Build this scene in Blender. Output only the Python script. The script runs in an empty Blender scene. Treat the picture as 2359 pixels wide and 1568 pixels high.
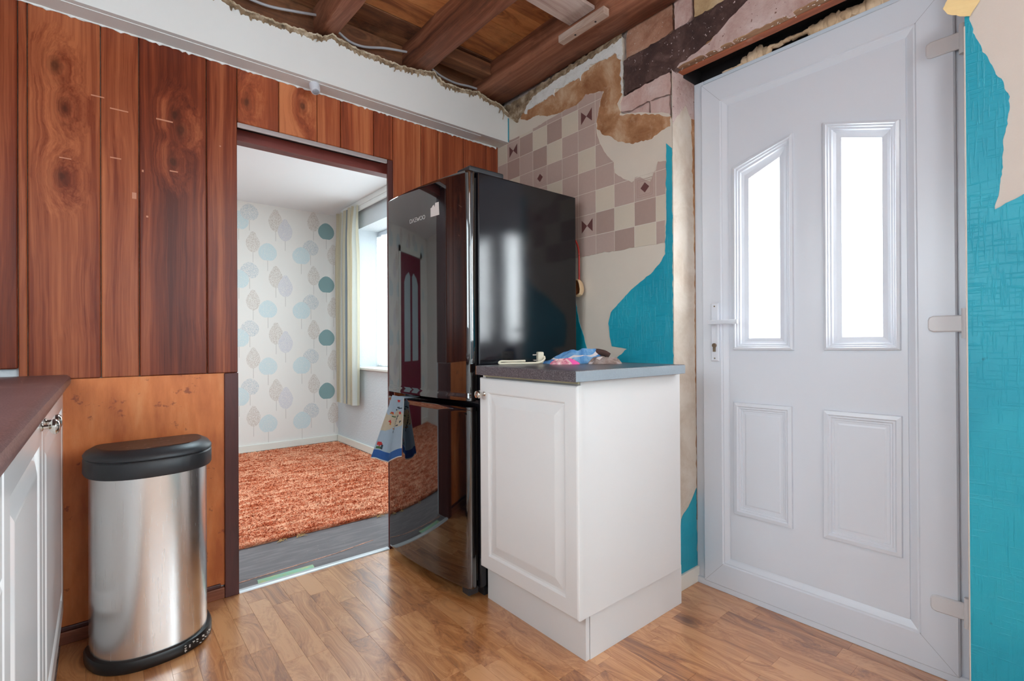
import bpy, bmesh, math, random
from mathutils import Vector, Matrix, noise, geometry
random.seed(7)
S = bpy.context.scene
COL = S.collection
PI = math.pi

def lin(r, g, b):
    f = lambda v: (v/255/12.92 if v/255 <= .04045 else ((v/255+.055)/1.055)**2.4)
    return (f(r), f(g), f(b), 1.0)

# ---------------------------------------------------------------- camera, light, exposure
cd = bpy.data.cameras.new('camera'); cam = bpy.data.objects.new('camera', cd); COL.objects.link(cam)
cd.sensor_fit = 'HORIZONTAL'; cd.sensor_width = 36.0; cd.lens = 1141.74/2359*36; cd.clip_start = .02
rt, up, fw = (0.768474, -0.639854, -0.005896), (0.002254, -0.006508, 0.999976), (0.639877, 0.768469, 0.003559)
cam.matrix_world = Matrix(((rt[0], up[0], -fw[0], 0), (rt[1], up[1], -fw[1], 0), (rt[2], up[2], -fw[2], .985), (0, 0, 0, 1)))
S.camera = cam
S.view_settings.view_transform = 'Standard'; S.view_settings.look = 'None'
S.view_settings.gamma = 1; S.view_settings.use_curve_mapping = False
S.view_settings.exposure = 0.40
W = bpy.data.worlds.new('overcast_sky'); S.world = W; W.use_nodes = True
wn = W.node_tree.nodes; wl_ = W.node_tree.links
wt_ = wn.new('ShaderNodeTexCoord'); ws_ = wn.new('ShaderNodeSeparateXYZ'); wr_ = wn.new('ShaderNodeValToRGB')      # overcast sky over pale paving
wl_.new(wt_.outputs['Generated'], ws_.inputs[0]); wl_.new(ws_.outputs[2], wr_.inputs[0])
wr_.color_ramp.elements[0].position = 0.0; wr_.color_ramp.elements[0].color = (.30, .30, .29, 1); wr_.color_ramp.elements[1].position = .05; wr_.color_ramp.elements[1].color = (.88, .95, 1.0, 1)
wl_.new(wr_.outputs[0], wn['Background'].inputs[0]); wn['Background'].inputs[1].default_value = 3.0

def area(name, loc, rot, sx, sy, power, col=(1, 1, 1)):
    l = bpy.data.lights.new(name, 'AREA'); l.shape = 'RECTANGLE'; l.size = sx; l.size_y = sy; l.energy = power; l.color = col
    o = bpy.data.objects.new(name, l); COL.objects.link(o); o.location = loc; o.rotation_euler = rot
    return o
# daylight through the kitchen window behind the camera, the door glass, the next room's window; the other lamps are added fill
area('window_daylight', (.80, -1.78, 1.5), (PI/2, 0, 0), 1.25, 1.05, 5, (.78, .92, 1.0))
area('right_fill_added', (1.80, -1.0, 1.5), (0, PI/2, 0), 1.0, 1.1, 40, (.78, .92, 1.0))  # added fill through an unseen, invented opening, brightening the left units
area('side_fill_added', (-.74, .9, 1.5), (0, -PI/2, 0), .85, 1.25, 11, (.78, .92, 1.0))  # added fill from the unseen left side for the cabinet front
area('door_daylight', (2.3, .66, 1.35), (0, PI/2, 0), .9, .7, 62, (.88, .96, 1.0))
area('next_window_daylight', (2.25, 3.72, 1.4), (0, PI/2, 0), 1.2, 1.35, 17, (.90, .96, 1.0))
def point_fill(name, loc, power, col, r=.1):
    l = bpy.data.lights.new(name, 'POINT'); l.energy = power; l.color = col; l.shadow_soft_size = r
    o = bpy.data.objects.new(name, l); COL.objects.link(o); o.location = loc
point_fill('kitchen_fill_added', (.75, -.3, 2.0), 11, (.90, .96, 1.0), .12)  # added fill with no fixture, lifting bulkhead and joists
area('next_fill_added_left', (-.9, 2.8, 2.25), (0, 0, 0), .6, .6, 26, (.70, .91, 1.0))  # added fill, brightens the next room's left part for the fridge reflection
area('next_fill_added', (1.2, 2.95, 2.25), (0, 0, 0), .6, .6, 22, (.70, .91, 1.0))  # added fill over the carpet, no fitting modelled

# ---------------------------------------------------------------- material helpers
class NT:
    def __init__(s, name):
        s.m = bpy.data.materials.new(name); s.m.use_nodes = True; s.t = s.m.node_tree
        s.b = s.t.nodes['Principled BSDF']
    def n(s, typ, **kw):
        nd = s.t.nodes.new(typ)
        for k, v in kw.items():
            if k[0] == 'i' and k[1:].isdigit(): s.put(nd, int(k[1:]), v)
            elif k in nd.inputs: s.put(nd, k, v)
            else: setattr(nd, k, v)
        return nd
    def put(s, nd, key, v):
        if isinstance(v, bpy.types.NodeSocket): s.t.links.new(v, nd.inputs[key])
        else: nd.inputs[key].default_value = v
    def math(s, op, a, b=0.0, c=None, clamp=False):
        nd = s.n('ShaderNodeMath', operation=op, i0=a, i1=b); nd.use_clamp = clamp
        if c is not None: s.put(nd, 2, c)
        return nd.outputs[0]
    def mix(s, f, a, b):
        nd = s.n('ShaderNodeMix', data_type='RGBA'); s.put(nd, 0, f); s.put(nd, 6, a); s.put(nd, 7, b)
        return nd.outputs[2]
    def ramp(s, f, stops):
        nd = s.n('ShaderNodeValToRGB', i0=f); e = nd.color_ramp.elements
        while len(e) < len(stops): e.new(.5)
        for el, (p, c) in zip(e, stops): el.position = p; el.color = c if len(c) == 4 else (*c, 1)
        return nd.outputs[0]
    def sm(s, v, a, b):
        nd = s.n('ShaderNodeMapRange', interpolation_type='SMOOTHSTEP', i0=v, i1=a, i2=b); return nd.outputs[0]
    def obj(s, scale=(1, 1, 1), rnd=0.0, gen=False):
        tc = s.n('ShaderNodeTexCoord').outputs[3]
        if rnd:
            r = s.n('ShaderNodeObjectInfo').outputs[5]
            cv = s.n('ShaderNodeCombineXYZ', i0=s.math('MULTIPLY', r, rnd), i1=s.math('MULTIPLY', r, rnd*1.7), i2=s.math('MULTIPLY', r, rnd*2.3)).outputs[0]
            tc = s.n('ShaderNodeVectorMath', operation='ADD', i0=tc, i1=cv).outputs[0]
        return s.n('ShaderNodeMapping', i0=tc, Scale=scale).outputs[0]
    def noise(s, vec, scale, detail=3, rough=.5, dist=0.0):
        return s.n('ShaderNodeTexNoise', Vector=vec, Scale=scale, Detail=detail, Roughness=rough, Distortion=dist).outputs[0]
    def bump(s, h, strength=.3, dist=.01, base=None):
        nd = s.n('ShaderNodeBump', Strength=strength, Distance=dist, Height=h)
        if base is not None: s.put(nd, 'Normal', base)
        s.t.links.new(nd.outputs[0], s.b.inputs['Normal']); return nd.outputs[0]
    def set(s, **kw):
        for k, v in kw.items(): s.put(s.b, {'color': 'Base Color', 'rough': 'Roughness', 'metal': 'Metallic', 'spec': 'Specular IOR Level', 'coat': 'Coat Weight', 'coatr': 'Coat Roughness'}[k], v)
        return s.m

def plain(name, rgb, rough=.5, metal=0, spec=.5, var=.06, vs=6, bump=0, bs=200, bd=.001, coat=0):
    t = NT(name); c = lin(*rgb)
    v = t.noise(t.obj(), vs, 4, .6)
    k = t.math('MULTIPLY_ADD', v, var*2, 1-var)
    col = t.n('ShaderNodeMix', data_type='RGBA', blend_type='MULTIPLY'); t.put(col, 0, 1.0); t.put(col, 6, c)
    cc = t.n('ShaderNodeCombineXYZ', i0=k, i1=k, i2=k).outputs[0]; t.put(col, 7, cc)
    t.set(color=col.outputs[2], rough=rough, metal=metal, spec=spec, coat=coat)
    if bump: t.bump(t.noise(t.obj(), bs, 3), bump, bd)
    return t.m

def wood(name, axis, dark, mid, light, rough=.35, knots=True, across=14, bump=.15, knot=(50, 22, 12), worn=0, dirt=0, rnd=37, spec=.5, fine=.4, swirl=.10, tone_=.16, coat=0):
    """boards: grain runs along `axis` (0 x, 1 y, 2 z) of the object"""
    t = NT(name); p = t.obj(rnd=rnd)
    sep = t.n('ShaderNodeSeparateXYZ', i0=p)
    al = sep.outputs[axis]; oth = [sep.outputs[i] for i in range(3) if i != axis]
    low = t.noise(t.n('ShaderNodeCombineXYZ', i0=t.math('MULTIPLY', al, 1.3), i1=t.math('MULTIPLY', oth[0], 3.0), i2=t.math('MULTIPLY', oth[1], 3.0)).outputs[0], 1.6, 2)
    d0 = t.math('MULTIPLY', t.math('SUBTRACT', low, .5), swirl)
    kd = None
    if knots:
        wob = t.math('MULTIPLY', t.math('SUBTRACT', t.noise(p, 22, 3, .6), .5), .14)
        if knots == 'placed':                                   # knot centres are properties of each board
            q = t.n('ShaderNodeTexCoord').outputs[3]; kd = None
            for nm in ('knot_a', 'knot_b', 'knot_c'):
                at = t.n('ShaderNodeAttribute', attribute_type='OBJECT', attribute_name=nm).outputs[1]
                dv = t.n('ShaderNodeVectorMath', operation='MULTIPLY', i0=t.n('ShaderNodeVectorMath', operation='SUBTRACT', i0=q, i1=at).outputs[0], i1=(6.5, 0.0, 3.6)).outputs[0]
                ln = t.n('ShaderNodeVectorMath', operation='LENGTH', i0=dv).outputs[1]
                kd = ln if kd is None else t.math('MINIMUM', kd, ln)
            kd = t.math('ADD', kd, wob)
        else:
            kv = t.n('ShaderNodeCombineXYZ', i0=t.math('MULTIPLY', al, 2.6), i1=t.math('MULTIPLY', oth[0], 6.5), i2=t.math('MULTIPLY', oth[1], 6.5)).outputs[0]
            vo = t.n('ShaderNodeTexVoronoi', Vector=kv, Scale=1.0, Randomness=1.0); kd = vo.outputs[0]
        pull = t.math('MULTIPLY', t.sm(kd, .55, 0.0), .05)
        d0 = t.math('ADD', d0, pull)
    a0 = t.math('ADD', oth[0], d0); a1 = t.math('ADD', oth[1], d0)
    def g(ka, kl, det=3, r=.55): return t.noise(t.n('ShaderNodeCombineXYZ', i0=t.math('MULTIPLY', al, kl), i1=t.math('MULTIPLY', a0, ka), i2=t.math('MULTIPLY', a1, ka)).outputs[0], 1.0, det, r)
    band = g(across, .35, 2); grain = g(across*6, 1.2, 4, .6); fine_g = g(across*20, 5, 2)
    v = t.math('ADD', t.math('MULTIPLY', band, .75), t.math('MULTIPLY', grain, fine))
    v = t.math('ADD', v, t.math('MULTIPLY', t.math('SUBTRACT', fine_g, .5), .18))
    tone = t.math('MULTIPLY', t.math('SUBTRACT', t.n('ShaderNodeObjectInfo').outputs[5], .5), tone_)
    v = t.math('ADD', v, tone)
    c = t.ramp(v, [(.38, lin(*dark)), (.56, lin(*mid)), (.78, lin(*light))])
    if knots:
        ring = t.math('MULTIPLY_ADD', t.math('SINE', t.math('MULTIPLY', kd, 70)), .5, .5)
        rm = t.math('MULTIPLY', t.math('MULTIPLY', ring, t.sm(kd, .30, .10)), .24 if knots == 'placed' else .45)
        c = t.mix(rm, c, lin(*knot)); c = t.mix(t.math('MULTIPLY', t.sm(kd, .12, .03), .62), c, lin(*knot))
    if worn:
        wn = t.noise(t.obj(rnd=rnd), 9, 6, .7)
        c = t.mix(t.math('MULTIPLY', t.sm(wn, .60, .72), worn), c, lin(205, 190, 180))
    if dirt:
        dn = t.noise(t.obj(rnd=rnd), 5, 5, .65)
        c = t.mix(t.math('MULTIPLY', t.sm(dn, .50, .72), dirt), c, lin(28, 18, 15))
    t.set(color=c, rough=rough, spec=spec, coat=coat, coatr=.24)
    if coat: t.b.inputs['Coat IOR'].default_value = 1.9
    t.bump(t.math('ADD', grain, t.math('MULTIPLY', fine_g, .5)), bump, .002)
    return t.m

def patchy(name, a, b, c, scale=6, rough=.9, bump=.5, bs=30, bd=.004, lo=.42, hi=.58, speck=None, spk=.64):
    t = NT(name); v = t.noise(t.obj(), scale, 6, .65, .4); w = t.noise(t.obj(), scale*4, 5, .7)
    col = t.ramp(v, [(lo-.12, lin(*a)), ((lo+hi)/2, lin(*b)), (hi+.10, lin(*c))])
    col = t.mix(t.math('MULTIPLY', t.sm(w, .52, .70), .35), col, lin(*c))
    if speck: col = t.mix(t.sm(t.noise(t.obj(), 85, 3, .6), spk, spk+.05), col, lin(*speck))
    t.set(color=col, rough=rough); t.bump(t.math('ADD', t.noise(t.obj(), bs, 6, .7), v), bump, bd)
    return t.m

M = {}
M['cedar'] = wood('red_cedar_boards', 2, (80, 28, 16), (122, 54, 30), (172, 98, 62), rough=.32, knots='placed', across=13, bump=.10, tone_=.14, spec=.32, swirl=.03)
M['cedar_orange'] = wood('orange_cedar_boards', 2, (112, 44, 22), (156, 76, 42), (198, 120, 76), rough=.34, knots='placed', across=13, bump=.10, tone_=.16, swirl=.03)
M['joist'] = wood('brown_stained_joist', 1, (74, 40, 28), (122, 72, 50), (168, 112, 86), rough=.55, knots=False, across=12, bump=.5, dirt=.35)
M['ceilboard'] = wood('old_ceiling_boards', 0, (132, 76, 42), (182, 114, 64), (206, 140, 84), rough=.65, across=12, bump=.2, dirt=.42)
M['ceildark'] = wood('dirty_ceiling_boards', 0, (86, 48, 32), (124, 78, 50), (160, 110, 74), rough=.75, across=12, bump=.3, dirt=.7)
M['pale'] = wood('paint_splashed_board', 0, (150, 120, 108), (186, 164, 154), (206, 190, 182), rough=.8, knots=False, bump=.3, dirt=.3)
M['palebat'] = wood('grey_batten', 1, (140, 112, 98), (176, 152, 138), (198, 178, 166), rough=.8, knots=False, bump=.3)
M['lintel'] = wood('orange_timber_lintel', 1, (112, 54, 26), (150, 78, 42), (176, 102, 62), rough=.6, knots=False, across=16, worn=.2)
M['lintelworn'] = wood('worn_brown_lintel_edge', 1, (70, 44, 28), (116, 78, 50), (150, 112, 80), rough=.75, knots=False, across=16, worn=.5, bump=.4)
M['floor'] = wood('oak_laminate_strip', 1, (130, 74, 36), (178, 113, 61), (210, 149, 96), rough=.30, across=20, bump=.04, knots=True, knot=(128, 80, 48), fine=.55, spec=.6, swirl=.34, tone_=.26, coat=.9)
M['maroon'] = wood('maroon_painted_timber', 2, (62, 26, 24), (78, 34, 32), (92, 44, 40), rough=.4, knots=False)
M['header'] = wood('maroon_header', 0, (104, 40, 34), (124, 54, 46), (140, 66, 56), rough=.45, knots=False)
M['skirtwood'] = wood('bare_wood_skirting', 0, (120, 64, 42), (158, 96, 68), (184, 122, 92), rough=.45, knots=False)
M['white_paint'] = plain('white_emulsion', (226, 226, 224), .75, var=.03, bump=.15, bs=60, bd=.002)
M['white_gloss'] = plain('white_gloss_cabinet', (238, 238, 238), .16, var=.015)
M['white_satin'] = plain('white_vinyl_cabinet', (226, 224, 223), .38, var=.015)
M['upvc'] = plain('white_upvc', (214, 219, 228), .28, var=.01)
M['upvc_grey'] = plain('white_hinge_plastic', (212, 210, 212), .4, var=.02)
M['whiteskirt'] = plain('white_gloss_skirting', (228, 225, 216), .4, var=.03)
M['cream'] = plain('cream_backing_paper', (212, 200, 186), .9, var=.05, vs=9, bump=.2, bs=180)
M['cream2'] = plain('pale_cream_backing_paper', (204, 193, 184), .9, var=.04, vs=14, bump=.25, bs=250)
M['creamrev'] = patchy('cream_reveal_plaster', (190, 172, 154), (210, 198, 184), (218, 209, 198), 5, .9, .25, 40, .003)
M['flap'] = plain('yellowed_torn_paper', (222, 194, 140), .85, var=.10, vs=20)
M['brownplaster'] = patchy('bare_brown_plaster', (134, 84, 50), (172, 124, 86), (204, 172, 142), 7, .9, .4, 40, .004)
M['pinkplaster'] = patchy('pink_stained_plaster', (168, 134, 126), (194, 168, 162), (208, 188, 184), 8, .95, .8, 35, .006, speck=(120, 88, 76), spk=.66)
M['whiteflake'] = patchy('flaky_white_plaster', (206, 200, 194), (228, 226, 222), (234, 232, 230), 14, .9, .9, 40, .008, speck=(120, 108, 100), spk=.67)
M['roughplaster'] = patchy('broken_plaster_edge', (96, 76, 58), (158, 132, 104), (206, 188, 164), 22, 1, 1.0, 60, .01)
M['paperedge'] = patchy('torn_ceiling_paper_edge', (170, 146, 118), (208, 192, 166), (226, 216, 200), 25, 1, .8, 70, .006)
M['mortar'] = patchy('lime_mortar', (132, 116, 108), (168, 150, 142), (188, 174, 168), 12, 1, 1, 45, .008)
M['brick'] = patchy('pale_stained_brick', (148, 98, 76), (178, 132, 108), (194, 160, 140), 9, .95, .9, 40, .006, speck=(214, 200, 192), spk=.68)
M['brickpink'] = patchy('pink_painted_brick', (178, 136, 126), (202, 170, 162), (214, 192, 186), 7, .95, .9, 40, .006, speck=(150, 70, 62), spk=.72)
M['brickyellow'] = patchy('yellow_stained_brick', (170, 138, 100), (198, 168, 128), (210, 186, 152), 9, .95, .9, 40, .006)
M['darkstain'] = patchy('dark_tarred_course', (50, 32, 30), (74, 50, 46), (112, 86, 80), 7, .8, .9, 40, .006, speck=(206, 190, 188), spk=.66)
M['black_void'] = plain('void_shade_black', (34, 28, 30), .8, var=.2)  # near-black standing in for shade in the gaps; nail heads too
M['foam'] = patchy('dried_expanding_foam', (204, 168, 132), (226, 194, 160), (234, 208, 180), 12, .85, .5, 30, .006)
M['tilepink'] = plain('mauve_tile_print', (182, 158, 148), .55, var=.05, vs=60)
M['tilepink2'] = plain('deep_mauve_tile_print', (170, 144, 134), .55, var=.05, vs=60)
M['tilecream'] = plain('cream_tile_print', (206, 192, 174), .55, var=.03, vs=60)
M['grout'] = plain('pale_joint_print', (214, 202, 190), .6, var=.02)
M['motif'] = plain('plum_motif_print', (104, 62, 60), .55, var=.05)
M['motifline'] = plain('mauve_motif_outline', (164, 132, 122), .55)
M['plywood'] = None
M['worktop'] = None
M['black_gloss'] = None
M['black_plastic'] = plain('black_plastic', (40, 42, 46), .42, var=.12, vs=30, bump=.15, bs=400)
M['black_base'] = plain('black_rubber_base', (26, 22, 22), .35, var=.2)
M['seal'] = plain('black_door_gasket', (8, 8, 9), .6)
M['chrome'] = plain('polished_nickel', (214, 208, 200), .16, metal=1, var=.04)
M['brass_dark'] = plain('dull_brass', (140, 126, 108), .35, metal=1)
M['trackmetal'] = plain('scuffed_grey_track', (176, 168, 168), .4, metal=.4, var=.15, vs=25)
M['threshold'] = plain('worn_aluminium_strip', (206, 208, 210), .35, metal=.25, var=.15, vs=30)
M['subfloor'] = None
M['carpet'] = None
M['cable'] = plain('grey_cable_sheath', (176, 174, 178), .45)
M['flex'] = plain('cream_flex', (222, 214, 192), .45)
M['label'] = plain('white_sticker', (214, 204, 200), .7, var=.03)
M['logo'] = plain('silver_print', (214, 214, 214), .35, metal=.3)
M['red'] = plain('red_painted_handle', (176, 52, 44), .4, var=.08, vs=80)
M['ladle_in'] = plain('varnished_brown_wood', (150, 96, 54), .4, var=.2, vs=60)
M['ladle_out'] = plain('pale_wood', (222, 192, 152), .5, var=.08)
M['bluecloth'] = patchy('blue_patterned_cloth', (48, 98, 156), (84, 138, 188), (140, 176, 204), 18, .95, .4, 90, .004)
M['pinkcloth'] = patchy('pink_patterned_cloth', (176, 40, 96), (216, 150, 160), (232, 214, 210), 45, .95, .3, 90, .003, .46, .54)
M['hotpink'] = plain('hot_pink_cloth', (226, 84, 156), .9, var=.1, vs=60)
M['greycloth'] = patchy('brown_grey_cloth', (82, 66, 60), (130, 110, 102), (170, 156, 152), 16, .95, .4, 90, .004)
M['darkcloth'] = plain('dark_brown_rolled_cloth', (70, 46, 42), .9, var=.3, vs=60)
M['palecloth'] = plain('pale_grey_cloth_hem', (204, 194, 192), .9, var=.15, vs=50)
M['t_blue'] = plain('towel_blue_border', (66, 112, 178), .95, var=.15, vs=70)
M['t_light'] = plain('towel_pale_blue', (184, 200, 214), .95, var=.05, vs=50)
M['t_tan'] = plain('towel_sand', (214, 200, 178), .95, var=.08, vs=60)
M['t_white'] = plain('towel_white_hem', (226, 222, 218), .95, var=.05)
M['t_red'] = plain('towel_red_print', (206, 66, 66), .95)
M['t_ochre'] = plain('towel_ochre_print', (206, 138, 74), .95)
M['t_green'] = plain('towel_green_print', (86, 120, 84), .95)
M['t_dark'] = plain('towel_dark_print', (66, 78, 92), .95)
M['c_cream'] = plain('curtain_cream', (226, 218, 196), .95, var=.04, vs=80)
M['c_blue'] = plain('curtain_slate_stripe', (160, 172, 184), .95, var=.06, vs=80)
M['c_white'] = plain('curtain_white_stripe', (230, 230, 224), .95, var=.04, vs=80)
M['c_beige'] = plain('curtain_beige_stripe', (216, 204, 178), .95, var=.04, vs=80)
M['wallpaper'] = plain('cream_leaf_wallpaper', (232, 226, 220), .8, var=.015, vs=4)
M['anaglypta'] = plain('grey_woodchip_wall', (204, 210, 214), .8, var=.04, bump=.6, bs=70, bd=.004)
M['ceil2'] = plain('white_ceiling', (234, 236, 238), .85, var=.01)
M['maroondoor'] = plain('maroon_gloss_door', (110, 24, 48), .25, var=.05)
M['greylite'] = plain('grey_door_pane', (170, 182, 188), .25)

t = NT('turquoise_textured_paper')
sp = t.n('ShaderNodeSeparateXYZ', i0=t.obj())
hv = t.noise(t.n('ShaderNodeCombineXYZ', i0=t.math('MULTIPLY', sp.outputs[1], 190), i1=t.math('MULTIPLY', sp.outputs[0], 190), i2=t.math('MULTIPLY', sp.outputs[2], 14)).outputs[0], 1.0, 3, .6)
hh = t.noise(t.n('ShaderNodeCombineXYZ', i0=t.math('MULTIPLY', sp.outputs[1], 13), i1=t.math('MULTIPLY', sp.outputs[0], 13), i2=t.math('MULTIPLY', sp.outputs[2], 190)).outputs[0], 1.0, 3, .6)
h = t.math('MAXIMUM', t.sm(hv, .53, .68), t.sm(hh, .55, .70))
mn = t.noise(t.obj(), 3, 4, .6)
c = t.mix(t.sm(mn, .35, .65), lin(12, 150, 174), lin(30, 164, 186))
sc_ = t.noise(t.obj(), 38, 4, .6)
c = t.mix(t.math('MULTIPLY', t.sm(sc_, .68, .76), .6), c, lin(14, 96, 108))
t.set(color=c, rough=.42); t.bump(h, .32, .003); M['turq'] = t.m

t = NT('orange_plywood'); p = t.obj()
a = t.noise(t.obj((3, 3, .8)), 5, 5, .6); b = t.noise(p, 22, 4, .55)
c = t.ramp(a, [(.32, lin(176, 90, 38)), (.55, lin(206, 118, 60)), (.75, lin(218, 142, 86))])
c = t.mix(t.math('MULTIPLY', t.sm(b, .635, .70), .7), c, lin(120, 50, 28))
t.set(color=c, rough=.4); t.bump(t.noise(t.obj((40, 40, 4)), 6, 4), .1, .002); M['plywood'] = t.m

t = NT('speckled_slate_laminate')
a = t.noise(t.obj(), 420, 2, .6); b = t.noise(t.obj(), 9, 3)
c = t.ramp(a, [(.36, lin(62, 56, 60)), (.5, lin(82, 76, 80)), (.66, lin(122, 116, 120))])
c = t.mix(t.math('MULTIPLY', t.sm(b, .5, .7), .25), c, lin(112, 104, 108))
t.set(color=c, rough=.30); t.bump(a, .08, .001); M['worktop'] = t.m
t = NT('plum_laminate'); a = t.noise(t.obj(), 300, 2, .6); b = t.noise(t.obj(), 12, 4)
c = t.ramp(a, [(.36, lin(76, 54, 54)), (.5, lin(96, 70, 70)), (.66, lin(124, 98, 98))])
c = t.mix(t.math('MULTIPLY', t.sm(b, .55, .68), .3), c, lin(140, 116, 114))
t.set(color=c, rough=.36); M['worktop_plum'] = t.m

t = NT('black_gloss_enamel'); a = t.noise(t.obj(), 3, 3)
t.set(color=lin(13, 10, 12), rough=.035, spec=.5); t.b.inputs['IOR'].default_value = 2.25
M['black_gloss'] = t.m
t = NT('black_satin_side'); a = t.noise(t.obj(), 6, 5, .7)
t.set(color=lin(20, 19, 24), rough=t.math('MULTIPLY_ADD', a, .06, .075), spec=.5)
t.bump(t.noise(t.obj(), 520, 2), .06, .001); M['black_side'] = t.m

t = NT('brushed_steel'); a = t.noise(t.obj((60, 60, 1)), 8, 3)
t.set(color=lin(236, 235, 234), rough=t.math('MULTIPLY_ADD', a, .05, .24), metal=1.0)
M['steel'] = t.m

t = NT('scuffed_black_lid'); a = t.noise(t.obj((1, 3, 1)), 26, 6, .75); b = t.noise(t.obj(), 6, 3)
c = t.mix(t.sm(t.math('ADD', a, t.math('MULTIPLY', b, .25)), .70, .80), lin(44, 34, 32), lin(170, 158, 150))
t.set(color=c, rough=.4); M['lidtop'] = t.m

t = NT('painted_boards_subfloor'); a = t.noise(t.obj(), 90, 4, .7); b = t.noise(t.obj((1, 6, 1)), 7, 4)
c = t.mix(t.sm(b, .4, .7), lin(100, 92, 93), lin(118, 109, 109))
c = t.mix(t.sm(a, .67, .72), c, lin(206, 198, 186)); t.set(color=c, rough=.55); t.bump(a, .2, .002); M['subfloor'] = t.m
t = NT('dried_adhesive'); a = t.noise(t.obj(), 60, 4, .7)
t.set(color=t.mix(t.sm(a, .4, .6), lin(160, 120, 104), lin(206, 150, 126)), rough=.8); M['adhesive'] = t.m
t = NT('green_tape'); a = t.noise(t.obj((1, 3, 1)), 18, 5, .7)
t.set(color=t.ramp(a, [(.38, lin(134, 196, 176)), (.52, lin(150, 186, 148)), (.62, lin(190, 186, 130))]), rough=.6); M['tape'] = t.m

t = NT('rust_shag_carpet'); p = t.obj((.7, 2.4, 1))
a = t.noise(p, 9, 5, .7, .6); b = t.noise(t.obj(), 60, 3, .7)
v = t.math('ADD', t.math('MULTIPLY', a, .75), t.math('MULTIPLY', b, .35))
c = t.ramp(v, [(.37, lin(136, 56, 30)), (.49, lin(206, 112, 76)), (.62, lin(238, 176, 142))])
t.set(color=c, rough=1.0, spec=.1); M['carpet'] = t.m
M['thread'] = plain('ochre_thread', (190, 150, 96), .9)
M['carpetback'] = plain('carpet_backing', (66, 46, 22), 1)

def dotty(name, rgb, solid):
    t = NT(name); paper = lin(232, 226, 220); col = lin(*rgb)
    vo = t.noise(t.obj(), 230, 2, .5, 1.0)
    t.set(color=t.mix(t.sm(vo, .47-solid, .53-solid), paper, col), rough=.75); return t.m
M['l_teal'] = dotty('teal_leaf_print', (134, 162, 162), .3)
M['l_blue'] = dotty('pale_blue_leaf_print', (202, 216, 218), .08)
M['l_brown'] = dotty('taupe_dotted_leaf_print', (194, 178, 166), -.02)
M['l_grey'] = dotty('grey_dotted_leaf_print', (182, 190, 196), -.02)
M['l_lilac'] = dotty('lilac_leaf_print', (208, 204, 210), .03)
M['l_stem'] = plain('stem_print', (196, 188, 182), .8)

t = NT('frosted_glass'); nt = t.t
tr = t.n('ShaderNodeBsdfTranslucent', i0=(1, 1, 1, 1)); tp = t.n('ShaderNodeBsdfTransparent', i0=(1, 1, 1, 1)); gl = t.n('ShaderNodeBsdfGlossy', i0=(1, 1, 1, 1), Roughness=.15)
m1 = t.n('ShaderNodeMixShader', i0=.0, i1=tr.outputs[0], i2=tp.outputs[0]); m2 = t.n('ShaderNodeMixShader', i0=.05, i1=m1.outputs[0], i2=gl.outputs[0])
nt.links.new(m2.outputs[0], nt.nodes['Material Output'].inputs[0]); M['frosted'] = t.m
t = NT('clear_glass'); nt = t.t
tp = t.n('ShaderNodeBsdfTransparent', i0=(.96, .98, .98, 1)); gl = t.n('ShaderNodeBsdfGlossy', i0=(1, 1, 1, 1), Roughness=.02)
m1 = t.n('ShaderNodeMixShader', i0=.06, i1=tp.outputs[0], i2=gl.outputs[0]); nt.links.new(m1.outputs[0], nt.nodes['Material Output'].inputs[0]); M['glass'] = t.m
t = NT('net_curtain'); nt = t.t
df = t.n('ShaderNodeBsdfDiffuse', i0=(.9, .9, .9, 1)); tr = t.n('ShaderNodeBsdfTranslucent', i0=(.95, .95, .95, 1)); tp = t.n('ShaderNodeBsdfTransparent')
m1 = t.n('ShaderNodeMixShader', i0=.6, i1=df.outputs[0], i2=tr.outputs[0])
lace = t.sm(t.noise(t.obj(), 55, 4, .6), .40, .62)
m2 = t.n('ShaderNodeMixShader', i0=t.math('MULTIPLY_ADD', lace, .35, .08), i1=m1.outputs[0], i2=tp.outputs[0]); nt.links.new(m2.outputs[0], nt.nodes['Material Output'].inputs[0]); M['net'] = t.m

# ---------------------------------------------------------------- geometry helpers
def mk(name, bm, mats, parent=None, smooth=False, kind=None, loc=None):
    bm.normal_update()
    me = bpy.data.meshes.new(name); bm.to_mesh(me); bm.free()
    for m in (mats if isinstance(mats, (list, tuple)) else [mats]): me.materials.append(M[m] if isinstance(m, str) else m)
    if smooth:
        for p in me.polygons: p.use_smooth = True
        try: me.set_sharp_from_angle(angle=math.radians(38))
        except Exception: pass
    o = bpy.data.objects.new(name, me); COL.objects.link(o)
    if parent: o.parent = parent
    if loc is not None: o.location = loc
    if kind: o['kind'] = kind
    return o
def empty(name, loc=(0, 0, 0), rz=0):
    o = bpy.data.objects.new(name, None); o.empty_display_size = .05; COL.objects.link(o); o.location = loc; o.rotation_euler = (0, 0, rz); return o
def tag(o, label, cat, group=None):
    o['label'] = label; o['category'] = cat
    if group: o['group'] = group
    return o
def struct(o, label=None):
    o['kind'] = 'structure'
    if label: o['label'] = label
    return o
def BM(): return bmesh.new()
def box(bm, x0, x1, y0, y1, z0, z1, bev=0, seg=2, mi=0):
    g = bmesh.ops.create_cube(bm, size=1.0)['verts']
    for v in g: v.co = Vector(((x0+x1)/2+v.co.x*(x1-x0), (y0+y1)/2+v.co.y*(y1-y0), (z0+z1)/2+v.co.z*(z1-z0)))
    fs = {f for v in g for f in v.link_faces}
    for f in fs: f.material_index = mi
    if bev:
        es = list({e for v in g for e in v.link_edges})
        r = bmesh.ops.bevel(bm, geom=es, offset=bev, segments=seg, affect='EDGES', profile=.6)
        for f in r['faces']: f.material_index = mi
    return bm
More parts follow.
